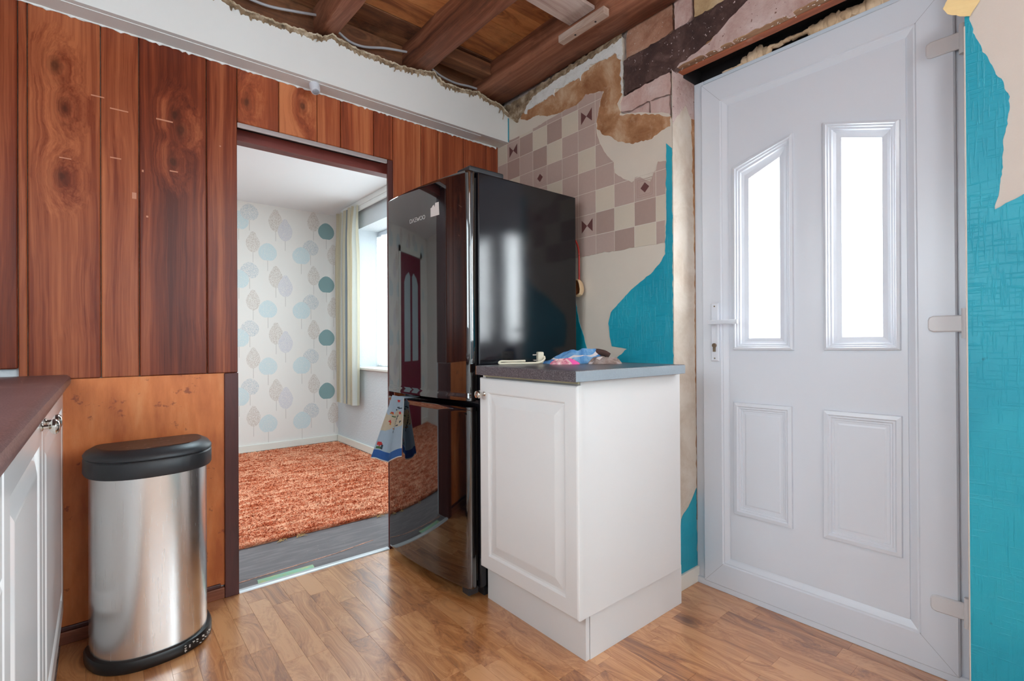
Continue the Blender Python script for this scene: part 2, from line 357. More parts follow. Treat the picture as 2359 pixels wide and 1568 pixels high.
def bx(*a, **k): return box(BM(), *a, **k)
AX = {'x': lambda a, b, d: Vector((d, a, b)), 'y': lambda a, b, d: Vector((a, d, b)), 'z': lambda a, b, d: Vector((a, b, d))}
def prism(bm, pts, ax, d0, d1, mi=0):
    """outline pts (2D), extruded along ax from d0 to d1; any simple polygon"""
    P = AX[ax]
    lo = [bm.verts.new(P(a, b, d0)) for a, b in pts]; hi = [bm.verts.new(P(a, b, d1)) for a, b in pts]
    n = len(pts); fs = []
    for i in range(n):
        fs.append(bm.faces.new((lo[i], lo[(i+1) % n], hi[(i+1) % n], hi[i])))
    tri = geometry.tessellate_polygon([[Vector((a, b, 0)) for a, b in pts]]) if n > 4 else None
    for ring in (lo, hi):
        if tri is None: fs.append(bm.faces.new(ring)); continue
        for t_ in tri:
            try: fs.append(bm.faces.new([ring[k] for k in t_]))
            except ValueError: pass
    for f in fs:
        if f.is_valid: f.material_index = mi
    bmesh.ops.recalc_face_normals(bm, faces=[f for f in fs if f.is_valid])
    return bm
def ragged(pts, amp=.004, step=.012, closed=True, seed=0):
    out = []; n = len(pts)
    for i in range(n if closed else n-1):
        a = Vector(pts[i]); b = Vector(pts[(i+1) % n]); L = (b-a).length; k = max(1, int(L/step)); nn = Vector((-(b-a).y, (b-a).x))/max(L, 1e-6)
        for j in range(k):
            p = a.lerp(b, j/k); d = noise.noise(Vector((p.x*45+seed, p.y*45, seed*3.1)))*amp + noise.noise(Vector((p.x*160, p.y*160+seed, 1.7)))*amp*.6
            out.append(tuple(p+nn*(d if L > step else d*.3)))
    if not closed: out.append(pts[-1])
    return out
def tube(bm, pts, r, seg=8, cap=True, mi=0, r2=None):
    pts = [Vector(p) for p in pts]; n = len(pts); rings = []
    ref = Vector((0, 0, 1))
    for i, p in enumerate(pts):
        d = (pts[min(i+1, n-1)]-pts[max(i-1, 0)]).normalized()
        a = d.cross(ref)
        if a.length < .05: a = d.cross(Vector((1, 0, 0)))
        a.normalize(); b = a.cross(d)
        rr = r if r2 is None else r+(r2-r)*i/(n-1)
        rings.append([bm.verts.new(p+(a*math.cos(t)+b*math.sin(t))*rr) for t in [2*PI*k/seg for k in range(seg)]])
    for i in range(n-1):
        for k in range(seg): bm.faces.new((rings[i][k], rings[i][(k+1) % seg], rings[i+1][(k+1) % seg], rings[i+1][k])).material_index = mi
    if cap: bm.faces.new(rings[0][::-1]).material_index = mi; bm.faces.new(rings[-1]).material_index = mi
    return bm
def smoothpath(pts, k=6):
    pts = [Vector(p) for p in pts]; out = []
    for i in range(len(pts)-1):
        p0 = pts[max(i-1, 0)]; p1 = pts[i]; p2 = pts[i+1]; p3 = pts[min(i+2, len(pts)-1)]
        for j in range(k):
            t = j/k; out.append(.5*((2*p1)+(p2-p0)*t+(2*p0-5*p1+4*p2-p3)*t*t+(3*p1-p0-3*p2+p3)*t**3))
    out.append(pts[-1]); return out
def lathe(bm, prof, origin, axis, seg=20, mi=0):
    """prof: (radius, along)"""
    axis = Vector(axis).normalized(); a = axis.cross(Vector((0, 0, 1)))
    if a.length < .1: a = Vector((1, 0, 0))
    a.normalize(); b = axis.cross(a); o = Vector(origin); rings = []
    for r, h in prof: rings.append([bm.verts.new(o+axis*h+(a*math.cos(2*PI*k/seg)+b*math.sin(2*PI*k/seg))*max(r, 1e-4)) for k in range(seg)])
    for i in range(len(rings)-1):
        for k in range(seg): bm.faces.new((rings[i][k], rings[i][(k+1) % seg], rings[i+1][(k+1) % seg], rings[i+1][k])).material_index = mi
    bm.faces.new(rings[0][::-1]).material_index = mi; bm.faces.new(rings[-1]).material_index = mi
    bmesh.ops.recalc_face_normals(bm, faces=bm.faces[:]); return bm
def inset(pts, d):
    """offset a convex CCW/CW polygon inward by d"""
    n = len(pts); ar = sum(pts[i][0]*pts[(i+1) % n][1]-pts[(i+1) % n][0]*pts[i][1] for i in range(n)); s = 1 if ar > 0 else -1
    out = []
    for i in range(n):
        p0, p1, p2 = Vector(pts[i-1]), Vector(pts[i]), Vector(pts[(i+1) % n])
        e1 = (p1-p0).normalized(); e2 = (p2-p1).normalized(); n1 = Vector((-e1.y, e1.x))*s; n2 = Vector((-e2.y, e2.x))*s
        b = (n1+n2); b = b/max(b.length_squared, 1e-6)*2
        out.append(tuple(p1+b*d))
    return out
def rings(bm, outline, ax, prof, cap=True, mi=0):
    """stepped moulding: prof = [(inset, depth), ...] loops joined, last one capped"""
    P = AX[ax]; prev = None
    fs = []
    for d, h in prof:
        cur = [bm.verts.new(P(a, b, h)) for a, b in inset(outline, d)]
        if prev:
            for i in range(len(cur)): fs.append(bm.faces.new((prev[i], prev[(i+1) % len(cur)], cur[(i+1) % len(cur)], cur[i])))
        prev = cur
    if cap: fs.append(bm.faces.new(prev))
    for f in fs: f.material_index = mi
    return bm
def fin(bm): bmesh.ops.recalc_face_normals(bm, faces=bm.faces[:]); return bm
def rect(a0, a1, b0, b1): return [(a0, b0), (a1, b0), (a1, b1), (a0, b1)]

B = 1.735          # kitchen face of the right wall
A = 2.2            # kitchen face of the boarded partition

# ================================================================ SETTING
# ---- floor: laminate strips along y
floor = struct(mk('floor', bx(-.7, 1.96, -1.75, 2.205, -.06, -.004), 'mortar'))
sw = .0665; x = -.10; col_i = 0
far_bm = BM()
while x < 1.93:
    y = -.15 - random.random()*.35 - .3
    x1 = min(x+sw, 1.955)
    while y < 2.2:
        L = random.choice((.26, .30, .34, .40, .46)); y1 = min(y+L, 2.203)
        if y1-y > .02:
            if y1 > .38 and (x1 < 1.75 or y1 < 1.1):
                mk('floor_strip', bx(0, x1-x-.0003, 0, y1-y-.0003, -.004, 0, bev=.0003, seg=1), 'floor', floor, loc=(x, y, 0))
            else: box(far_bm, x, x1-.0008, y, y1-.0008, -.004, 0)
        y = y1
    x += sw
for i in range(20):
    for j in range(4): box(far_bm, -.1+i*.1, -.1+i*.1+.099, -1.7+j*.35, -1.7+j*.35+.348, -.004, -.0005)
o = mk('floor_strip_field', far_bm, 'floor', floor); o['kind'] = 'stuff'

# ---- partition (boarded wall) between kitchen and next room
bm = BM(); box(bm, -.70, .421, A+.016, 2.34, 0, 2.43); box(bm, .421, 1.137, A+.016, 2.34, 1.876, 2.43); box(bm, 1.137, 1.84, A+.016, 2.34, 0, 2.43)
wall_p = struct(mk('wall_partition', bm, 'anaglypta'), 'partition wall clad in varnished red cedar boards with open doorway')
KN = [(-.085, 1.77), (-.11, 1.90), (-.095, 1.54), (-.06, 1.53), (.235, 1.78), (.215, 1.83), (.21, 1.66), (.455, 1.955), (.67, 2.0), (-.10, 1.05)]
def board(x0, x1, z0, z1, mat, thick=.015):
    o = mk('wall_board', bx(x0+.0012, x1-.0012, A-random.uniform(0, .0012), A+thick, z0, z1, bev=.003, seg=1), mat, wall_p)
    near = [k for k in KN if x0-.01 < k[0] < x1+.01 and z0 < k[1] < z1][:3]
    for i, nm in enumerate(('knot_a', 'knot_b', 'knot_c')): o[nm] = (near[i][0], 0.0, near[i][1]) if i < len(near) else (99.0, 0.0, 99.0)
for x0, x1 in ((-.68, -.53), (-.53, -.43), (-.43, -.352), (-.352, -.197)): board(x0, x1, .91, 2.11, 'cedar')
for x0, x1 in ((-.197, -.175), (-.175, .005), (.005, .11), (.11, .317), (.317, .422)): board(x0, x1, .872, 2.11, 'cedar')
for x0, x1 in ((.422, .577), (.577, .733), (.733, .837), (.837, .994), (.994, 1.091)): board(x0, x1, 1.865, 2.11, 'cedar_orange')
for x0, x1 in ((1.091, 1.245), (1.245, 1.346), (1.346, 1.502), (1.502, 1.655), (1.655, 1.738)): board(x0, x1, .02, 2.11, 'cedar_orange')
# scuffs on boards (paint nicks)
bm = BM()
for px, pz, w, h in ((-.02, 1.83, .035, .004), (.03, 1.80, .05, .004), (.16, 1.80, .05, .005), (.09, 1.50, .012, .022), (.03, 1.63, .03, .004), (.20, 1.62, .025, .004), (-.1, 1.60, .03, .003), (.36, 1.75, .005, .005), (.118, 1.60, .005, .008), (.13, 1.44, .006, .006)):
    box(bm, px, px+w, A-.0018, A+.001, pz, pz+h)
mk('paint_scuff', bm, plain('pale_scuff', (190, 128, 100), .5), wall_p)
mk('plywood_panel', bx(-.30, .375, A+.004, A+.016, .05, .871), 'plywood', wall_p)
mk('door_post', bx(.373, .4215, A-.006, 2.33, 0, .871, bev=.003), 'maroon', wall_p)
mk('door_lining', bx(.408, .4215, A+.017, 2.34, .871, 1.866), 'maroon', wall_p)
mk('door_post', bx(1.064, 1.0905, A+.001, A+.0145, 0, 1.864, bev=.003), 'maroon', wall_p)
mk('door_header', bx(.4225, 1.136, 2.283, 2.342, 1.822, 2.0, bev=.002), 'header', wall_p)
mk('door_soffit', bx(.4225, 1.062, 2.218, 2.30, 1.868, 1.874), 'black_void', wall_p)  # near-black colour paints in the shadow above the track
mk('sliding_track', bx(.4225, 1.062, A+.002, 2.212, 1.846, 1.8645, bev=.002), 'trackmetal', wall_p)
mk('baseboard_strip', bx(-.30, .372, A-.004, A+.014, 0, .042, bev=.003), 'skirtwood', wall_p)
mk('baseboard_strip', bx(-.30, .360, A-.002, A+.013, .0425, .058, bev=.004), 'maroon', wall_p)

# ---- right wall
bm = BM(); bt = .03
box(bm, B+.015, 1.97, 1.0905, 2.34, 0, 2.43); box(bm, B+.015, 1.97, -.4, .2315, 0, 2.43); box(bm, B+.015, 1.97, -1.75, -1.6, 0, 2.43); box(bm, B+.015, 1.97, -1.6, -.4, 0, 1.0); box(bm, B+.015, 1.97, -1.6, -.4, 2.05, 2.43); box(bm, B+.067, 1.97, .2315, 1.0905, 2.12, 2.43)
wall_r = struct(mk('wall_right', bm, 'mortar'), 'outer wall with torn turquoise paper, tile-effect paper and bare brick')
top = [(2.2, 2.29), (2.144, 2.30), (2.058, 2.284), (1.926, 2.28), (1.759, 2.29), (1.591, 2.297), (1.441, 2.298), (1.337, 2.305), (1.327, 2.295), (1.329, 2.048), (1.346, 2.017), (1.342, 1.972), (1.244, 1.942), (1.137, 1.90), (1.103, 1.885), (1.0915, 1.86)]
pl_out = [(2.2, 0)] + ragged(top, .004, .02, closed=False) + [(1.0915, 0)]
mk('plaster_skim', prism(BM(), pl_out, 'x', B, B+.0155), 'cream', wall_r)
bm = prism(BM(), rect(-.4, .2312, 0, 2.3), 'x', B, B+.0155)
for q in (rect(-1.75, -1.6, 0, 2.3), rect(-1.6, -.4, 0, 1.0), rect(-1.6, -.4, 2.05, 2.3)): prism(bm, q, 'x', B, B+.0155)
mk('plaster_skim', bm, 'cream2', wall_r)
# bare brown plaster patch
BROWN = [(2.002, 2.179), (1.947, 2.153), (1.879, 2.155), (1.796, 2.123), (1.726, 2.11), (1.658, 2.104), (1.601, 2.101), (1.546, 2.115), (1.516, 2.126), (1.432, 2.102), (1.454, 2.057), (1.472, 1.991), (1.473, 1.951), (1.437, 1.911), (1.388, 1.884), (1.354, 1.857), (1.295, 1.828), (1.245, 1.817), (1.184, 1.814), (1.137, 1.829), (1.096, 1.834), (1.096, 1.872), (1.14, 1.893), (1.244, 1.934), (1.345, 1.966), (1.356, 2.019), (1.336, 2.05), (1.338, 2.235), (1.371, 2.245), (1.441, 2.246), (1.515, 2.246), (1.576, 2.228), (1.674, 2.226), (1.742, 2.217), (1.85, 2.208), (1.976, 2.213)]
mk('bare_plaster_patch', prism(BM(), ragged(BROWN, .007, .010, seed=3), 'x', B-.0008, B+.004), 'brownplaster', wall_r)
FL = [(1.976, 2.207), (1.952, 2.188), (1.942, 2.207), (1.85, 2.203), (1.76, 2.215), (1.742, 2.200), (1.737, 2.231), (1.674, 2.224), (1.576, 2.223), (1.569, 2.205), (1.561, 2.231), (1.515, 2.235), (1.511, 2.255), (1.441, 2.244), (1.371, 2.243), (1.338, 2.20), (1.334, 2.06), (1.327, 2.05), (1.329, 2.298), (1.441, 2.29), (1.477, 2.281), (1.529, 2.286), (1.592, 2.288), (1.64, 2.280), (1.724, 2.284), (1.813, 2.276), (1.888, 2.268), (1.926, 2.247)]
mk('flaking_plaster', prism(BM(), ragged(FL, .009, .009, seed=5), 'x', B-.004, B+.002), 'whiteflake', wall_r)
RG = [(2.19, 2.30), (2.10, 2.288), (1.926, 2.29), (1.76, 2.30), (1.59, 2.305), (1.44, 2.308), (1.33, 2.312), (1.33, 2.292), (1.44, 2.285), (1.60, 2.28), (1.76, 2.272), (1.90, 2.252), (1.98, 2.20), (2.03, 2.165), (2.06, 2.19), (2.10, 2.235), (2.18, 2.27)]
mk('broken_plaster', prism(BM(), ragged(RG, .010, .010, seed=9), 'x', B-.007, B-.001), 'roughplaster', wall_r)
# tile-effect paper: backing sheet with each printed tile a piece
TILES = [(2.194, 2.082), (2.113, 2.093), (2.018, 2.089), (1.908, 2.09), (1.805, 2.099), (1.725, 2.102), (1.658, 2.105), (1.601, 2.102), (1.554, 2.117), (1.538, 2.131), (1.493, 2.116), (1.435, 2.105), (1.442, 2.085), (1.453, 2.059), (1.468, 2.008), (1.476, 1.971), (1.475, 1.931), (1.455, 1.879), (1.43, 1.833), (1.402, 1.797), (1.378, 1.773), (1.372, 1.723), (1.342, 1.696), (1.315, 1.678), (1.283, 1.659), (1.269, 1.664), (1.267, 1.676), (1.239, 1.671), (1.221, 1.656), (1.191, 1.638), (1.176, 1.67), (1.161, 1.681), (1.155, 1.71), (1.119, 1.702), (1.118, 1.65), (1.122, 1.586), (1.126, 1.378), (1.164, 1.379), (1.217, 1.38), (1.267, 1.382), (1.311, 1.381), (1.378, 1.38), (1.448, 1.384), (1.522, 1.381), (1.607, 1.381), (2.194, 1.381)]
TR = ragged(TILES, .003, .012, seed=11)
paper = mk('tile_effect_paper', prism(BM(), TR, 'x', B-.0018, B+.001), 'grout', wall_r)
def clip(poly, a0, a1, b0, b1):
    for ax, lim, sgn in ((0, a0, 1), (0, a1, -1), (1, b0, 1), (1, b1, -1)):
        out = []
        for i in range(len(poly)):
            p, q = poly[i-1], poly[i]; dp = (p[ax]-lim)*sgn; dq = (q[ax]-lim)*sgn
            if (dp >= 0) != (dq >= 0):
                s = dp/(dp-dq); out.append((p[0]+(q[0]-p[0])*s, p[1]+(q[1]-p[1])*s))
            if dq >= 0: out.append(q)
        poly = out
        if len(poly) < 3: return []
    cl = [poly[0]]
    for p in poly[1:]:
        if abs(p[0]-cl[-1][0])+abs(p[1]-cl[-1][1]) > 4e-4: cl.append(p)
    return cl
C, Pk, D = 'tilecream', 'tilepink', 'tilepink2'
MAP = {(-1, 0): C, (0, 0): 'bow', (1, 0): D, (2, 0): C, (3, 0): D, (4, 0): C, (5, 0): 'bow', (0, 1): D, (3, 1): C, (2, 1): D, (2, 2): 'dia', (0, 2): C, (5, 2): C, (3, 3): C, (6, 4): C, (7, 5): C, (8, 4): 'dia', (8, 6): C, (9, 5): C, (5, 5): 'bow', (7, 6): D, (6, 5): D, (8, 5): D, (1, -1): C, (0, -1): D}
for k in range(-1, 10):
    for j in range(-1, 7):
        y1 = 2.113-.1053*k; y0 = y1-.1053; z1 = 2.077-.1013*j; z0 = z1-.1013
        pts = clip(TR, y0+.0013, y1-.0013, z0+.0013, z1-.0013)
        ar = abs(sum(pts[i-1][0]*pts[i][1]-pts[i][0]*pts[i-1][1] for i in range(len(pts))))/2 if pts else 0
        if ar < 4e-5: continue
        kind = MAP.get((k, j), Pk)
        m = Pk if kind in ('bow', 'dia') else kind
        bm = prism(BM(), pts, 'x', B-.0023, B-.0016); cy, cz = (y0+y1)/2, (z0+z1)/2
        if kind == 'bow':
            for s in (-1, 1): prism(bm, [(cy, cz), (cy+s*.033, cz+.030), (cy+s*.033, cz-.030)], 'x', B-.0026, B-.0022, 1)
        if kind == 'dia':
            prism(bm, [(cy-.021, cz), (cy, cz+.021), (cy+.021, cz), (cy, cz-.021)], 'x', B-.0026, B-.0022, 1)
            for q in (.036, .028):
                for s in (-1, 1):
                    prism(bm, rect(cy-q, cy+q, cz+s*q-.0006, cz+s*q+.0006), 'x', B-.0025, B-.0022, 2); prism(bm, rect(cy+s*q-.0006, cy+s*q+.0006, cz-q, cz+q), 'x', B-.0025, B-.0022, 2)
        mk('tile', bm, [m, 'motif', 'motifline'], paper)
# turquoise paper
TQ1 = [(1.117, 1.772), (1.0925, 1.745), (1.0925, 1.303), (1.0925, .06), (1.50, .06), (1.47, .80), (1.408, .877), (1.391, .899), (1.344, .932), (1.314, .954), (1.36, .96), (1.395, .965), (1.407, 1.008), (1.414, 1.065), (1.399, 1.113), (1.358, 1.148), (1.3, 1.197), (1.245, 1.232), (1.192, 1.262), (1.151, 1.296), (1.125, 1.333), (1.118, 1.479)]
mk('turquoise_paper', prism(BM(), ragged(TQ1, .003, .012, seed=21), 'x', B-.0024, B+.001), 'turq', wall_r)
TQ2 = [(1.66, 1.33), (1.608, 1.174), (1.59, 1.081), (1.56, 1.009), (1.542, .959), (1.509, .874), (1.56, .60), (2.19, .60), (2.19, 1.32)]
mk('turquoise_paper', prism(BM(), ragged(TQ2, .003, .012, seed=23), 'x', B-.0024, B+.001), 'turq', wall_r)
TEAR = [(.2318, 1.826), (.223, 1.823), (.215, 1.777), (.197, 1.719), (.187, 1.693), (.177, 1.66), (.16, 1.618), (.15, 1.569), (.155, 1.529), (.162, 1.483), (.164, 1.449), (.169, 1.38), (.173, 1.346), (.179, 1.312), (.159, 1.323), (.128, 1.338), (.06, 1.372), (-.05, 1.45), (-.2, 1.56), (-.30, 2.0), (-.36, 2.28)]
mk('turquoise_paper', prism(BM(), ragged(TEAR, .0035, .008, closed=False, seed=31) + [(-.399, 2.28), (-.399, .0), (.2318, 0)], 'x', B-.0024, B+.001), 'turq', wall_r)
mk('turquoise_paper', prism(BM(), rect(-1.6, -.4, 0, .999), 'x', B-.0024, B+.001), 'turq', wall_r)
# curled flap of torn paper at the head
bm = BM(); fl = [(.255, 1.895), (.272, 1.855), (.262, 1.840), (.24, 1.826), (.221, 1.819), (.205, 1.85), (.195, 1.905)]
fl = ragged(fl, .003, .008, seed=41)
prism(bm, fl, 'x', 0, .001)
for v in bm.verts: v.co.x = v.co.x + B-.004-.022*max(0, (v.co.y-.2)/.07)**1.5
mk('torn_paper_flap', bm, 'flap', wall_r)
mk('torn_paper_edge', tube(BM(), [(B-.001, .2325, z/40) for z in range(0, 73)], .0022, 6), 'cream2', wall_r)
# left reveal of the door opening
REV = [(1.7348, 0), (1.905, 0), (1.905, 2.050), (1.80, 2.056), (1.7348, 2.052)]
mk('reveal_plaster', prism(BM(), REV, 'y', 1.0885, 1.0906), 'creamrev', wall_r)
RT = [(B+.0005, 2.05), (1.80, 2.058), (1.90, 2.056), (1.905, 1.87), (1.87, 1.90), (1.83, 1.94), (1.79, 1.90), (1.75, 1.86), (B+.0005, 1.84)]
mk('bare_plaster_patch', prism(BM(), ragged(RT, .006, .01, seed=51), 'y', 1.0876, 1.089), 'pinkplaster', wall_r)
ED = [(1.872, 1.90), (1.906, 1.90), (1.906, .25), (1.892, .25), (1.893, .70), (1.888, 1.0), (1.891, 1.3), (1.882, 1.6)]
mk('crumbled_edge', prism(BM(), ragged(ED, .008, .012, seed=53), 'y', 1.0872, 1.089), 'brownplaster', wall_r)
RQ = [(1.892, .38), (1.861, .347), (1.831, .315), (1.792, .295), (1.776, .277), (1.762, .20), (1.758, .06), (1.893, .06), (1.904, .098), (1.888, .125), (1.898, .178), (1.889, .212)]
mk('turquoise_paper', prism(BM(), ragged(RQ, .003, .01, seed=57), 'y', 1.0872, 1.089), 'turq', wall_r)
mk('turquoise_paper', prism(BM(), ragged([(1.7375, .60), (1.744, .55), (1.742, .42), (1.745, .30), (1.7375, .25)], .001, .01), 'y', 1.0872, 1.089), 'turq', wall_r)
mk('baseboard_reveal', bx(1.70, 1.908, 1.078, 1.0898, 0, .062, bev=.003), 'whiteskirt', wall_r)
# exposed brick over the doorway: each brick its own piece
def brick(pts, mat, d=.0, amp=.004, seed=1):
    bm = prism(BM(), ragged(pts, amp, .012, seed=seed), 'x', B+.004-d, B+.03)
    mk('brick', bm, mat, wall_r)
brick([(1.310, 2.298), (1.299, 2.318), (1.09, 2.316), (1.088, 2.211), (1.121, 2.200), (1.203, 2.197), (1.310, 2.198)], 'brick', 0, seed=61)
brick([(1.078, 2.31), (1.076, 2.33), (1.008, 2.33), (1.006, 2.225), (1.023, 2.208), (1.076, 2.206)], 'brickpink', .002, seed=62)
brick([(.995, 2.215), (.995, 2.33), (.79, 2.33), (.79, 2.214), (.93, 2.21)], 'brickyellow', .001, seed=63)
brick([(.78, 2.214), (.78, 2.33), (.57, 2.33), (.57, 2.21)], 'brickpink', .003, seed=64)
brick([(.56, 2.214), (.56, 2.33), (.35, 2.33), (.35, 2.21)], 'brick', .003, seed=65)
brick([(1.332, 2.038), (1.254, 2.045), (1.157, 2.052), (1.102, 2.053), (1.101, 1.965), (1.16, 1.972), (1.22, 1.975), (1.300, 1.968), (1.340, 1.985), (1.354, 2.02)], 'brickpink', 0, .006, 66)
brick([(1.196, 1.970), (1.104, 1.960), (1.1015, 1.886), (1.118, 1.893), (1.19, 1.915)], 'brickpink', -.002, .005, 67)
brick([(1.338, 1.978), (1.30, 1.962), (1.203, 1.968), (1.198, 1.918), (1.25, 1.938)], 'brickpink', -.001, .005, 68)
DB = [(1.323, 2.046), (1.20, 2.052), (1.0925, 2.053), (1.02, 2.075), (.93, 2.095), (.86, 2.14), (.80, 2.17), (.70, 2.205), (.70, 2.21), (.80, 2.215), (.95, 2.208), (1.07, 2.203), (1.20, 2.194), (1.322, 2.192)]
mk('tarred_brick_course', prism(BM(), ragged(DB, .008, .012, seed=71), 'x', B+.001, B+.03), 'darkstain', wall_r)
PP = [(1.0925, 2.057), (.24, 2.060), (.24, 2.21), (.70, 2.207), (.80, 2.17), (.86, 2.14), (.93, 2.095), (1.02, 2.075)]
mk('rough_plaster', prism(BM(), ragged(PP, .004, .012, seed=72), 'x', B+.003, B+.03), 'pinkplaster', wall_r)
# timber lintel, cavity behind it (near-black panels painting in its shade) and foam
mk('timber_lintel', bx(B+.005, 1.7735, .235, 1.0905, 2.056, 2.12, bev=.004), 'lintelworn', wall_r)
mk('timber_lintel', bx(1.774, 1.812, .235, 1.0905, 2.0555, 2.12, bev=.003), 'lintel', wall_r)
bm = BM(); rq = random.Random(12)
for k in range(70):
    yy = rq.uniform(.26, 1.08); xx = rq.uniform(B+.005, 1.775); l = rq.uniform(.001, .007); box(bm, xx, xx+rq.uniform(.0006, .0016), yy, yy+l, 2.0545, 2.0565)
mk('plaster_fleck', bm, 'whiteflake', wall_r)
mk('cavity_shade', bx(1.945, 1.969, .232, 1.09, 2.0, 2.13), 'black_void', wall_r)
mk('cavity_shade', bx(1.8125, 1.945, 1.084, 1.0884, 2.046, 2.1135), 'black_void', wall_r)
mk('cavity_shade', bx(1.8125, 1.945, .232, 1.09, 2.114, 2.126), 'black_void', wall_r)

# ---- left wall, rear wall with window
bm = BM(); box(bm, -.78, -.70, 1.55, 2.34, -.06, 2.43); box(bm, -.78, -.70, -1.85, .25, -.06, 2.43); box(bm, -.78, -.70, .25, 1.55, -.06, 1.05); box(bm, -.78, -.70, .25, 1.55, 1.95, 2.43)
wall_l = struct(mk('wall_left', bm, 'white_paint'))
bm = BM(); box(bm, -.70, .15, -1.85, -1.75, -.06, 2.43); box(bm, 1.45, 1.97, -1.85, -1.75, -.06, 2.43); box(bm, .15, 1.45, -1.85, -1.75, -.06, .95); box(bm, .15, 1.45, -1.85, -1.75, 2.05, 2.43)
wall_b = struct(mk('wall_rear', bm, 'white_paint'))
def window(name, mkbox, a0, a1, z0, z1, mull=True):
    w = struct(empty(name))
    b = BM(); f = .05
    mkbox(b, a0, a1, z0, z0+f); mkbox(b, a0, a1, z1-f, z1); mkbox(b, a0, a0+f, z0+f, z1-f); mkbox(b, a1-f, a1, z0+f, z1-f)
    mk('window_frame', b, 'upvc', w)
    if mull:
        b = BM(); m = (a0+a1)/2; mkbox(b, m-.035, m+.035, z0+f, z1-f); mk('window_mullion', b, 'upvc', w)
    return w
w1 = window('window_1', lambda b, a0, a1, z0, z1: box(b, a0, a1, -1.82, -1.76, z0, z1, bev=.006), .15, 1.45, .95, 2.05)
mk('window_pane', bx(.2, .765, -1.802, -1.798, 1.0, 2.0), 'glass', w1); mk('window_pane', bx(.835, 1.4, -1.802, -1.798, 1.0, 2.0), 'glass', w1)

w3 = window('added_window_3', lambda b, a0, a1, z0, z1: box(b, -.778, -.71, a0, a1, z0, z1, bev=.006), .25, 1.55, 1.05, 1.95)  # unseen window, invented to bring in the left fill
mk('window_pane', bx(-.752, -.748, .3, .865, 1.1, 1.9), 'glass', w3); mk('window_pane', bx(-.752, -.748, .935, 1.5, 1.1, 1.9), 'glass', w3)
w4 = window('added_window_4', lambda b, a0, a1, z0, z1: box(b, 1.84, 1.90, a0, a1, z0, z1, bev=.006), -1.6, -.4, 1.0, 2.05)  # unseen window, invented to light the left units and bin
mk('window_pane', bx(1.868, 1.872, -1.55, -1.035, 1.05, 2.0), 'glass', w4); mk('window_pane', bx(1.868, 1.872, -.965, -.45, 1.05, 2.0), 'glass', w4)

# ---- ceiling of the kitchen: open joists and boards
ceiling = struct(mk('ceiling', bx(-.78, 1.97, -1.85, 2.34, 2.46, 2.52), 'black_void'), 'kitchen ceiling stripped to brown joists and old boards')
y = 2.245; i = 0
while y > -1.75:
    w = random.choice((.118, .125, .132)); dk = y > 2.05
    mk('ceiling_board', bx(-.70, 1.742, y-w+.0015, y-.0015, 2.428+random.uniform(0, .004), 2.445, bev=.002, seg=1), 'ceildark' if dk else 'ceilboard', ceiling)
    y -= w; i += 1
def rough_joist(x0, x1, z0, z1, y0, y1, wob, rb, name='joist', mat='joist', seed=0):
    bm = BM(); n = 46; prof = [(x0, z1), (x0+.002, z0+rb*1.6), (x0+rb*.5, z0+rb*.45), (x0+rb*1.5, z0+.002), (x1-rb, z0), (x1-rb*.3, z0+rb*.4), (x1, z0+rb*1.3), (x1, z1)]
    R_ = []
    for i in range(n+1):
        yy = y0+(y1-y0)*i/n; row = []
        for k, (px, pz) in enumerate(prof):
            nx = noise.noise(Vector((yy*4+seed, k*.6, seed)))*wob; nz = noise.noise(Vector((yy*3, k*.5+seed, 5)))*wob*.8
            row.append(bm.verts.new((px+nx, yy, pz+(nz if k not in (0, 7) else 0))))
        R_.append(row)
    for i in range(n):
        for k in range(7): bm.faces.new((R_[i][k], R_[i][k+1], R_[i+1][k+1], R_[i+1][k]))
    bm.faces.new(R_[0]); bm.faces.new(R_[-1][::-1]); fin(bm)
    return mk(name, bm, mat, ceiling, smooth=True)
rough_joist(.715, .795, 2.30, 2.43, -1.74, 2.195, .010, .018, seed=2)
rough_joist(1.14, 1.25, 2.298, 2.43, -1.74, 2.195, .012, .024, seed=8)
rough_joist(.25, .33, 2.30, 2.43, -1.74, 2.195, .010, .018, seed=14)
rough_joist(-.21, -.13, 2.30, 2.43, -1.74, 2.195, .010, .018, seed=19)
rough_joist(1.553, 1.734, 2.306, 2.43, -1.74, 2.195, .005, .012, seed=27)
mk('noggin_board', bx(1.255, 1.552, 1.325, 1.465, 2.338, 2.352, bev=.002), 'pale', ceiling)
mk('noggin', bx(1.255, 1.552, 2.02, 2.10, 2.36, 2.42, bev=.004), 'ceildark', ceiling)
mk('batten', bx(1.523, 1.556, 1.255, 1.505, 2.274, 2.304, bev=.002), 'palebat', ceiling)
bm = BM()
for yy in (1.31, 1.42): lathe(bm, [(.004, 0), (.004, .002)], (1.538, yy, 2.2735), (0, 0, -1), 8)
mk('nail_head', bm, 'black_void', ceiling)

mk('rim_joist', bx(-.70, 1.7345, 2.188, 2.2155, 2.115, 2.428), 'ceildark', ceiling)
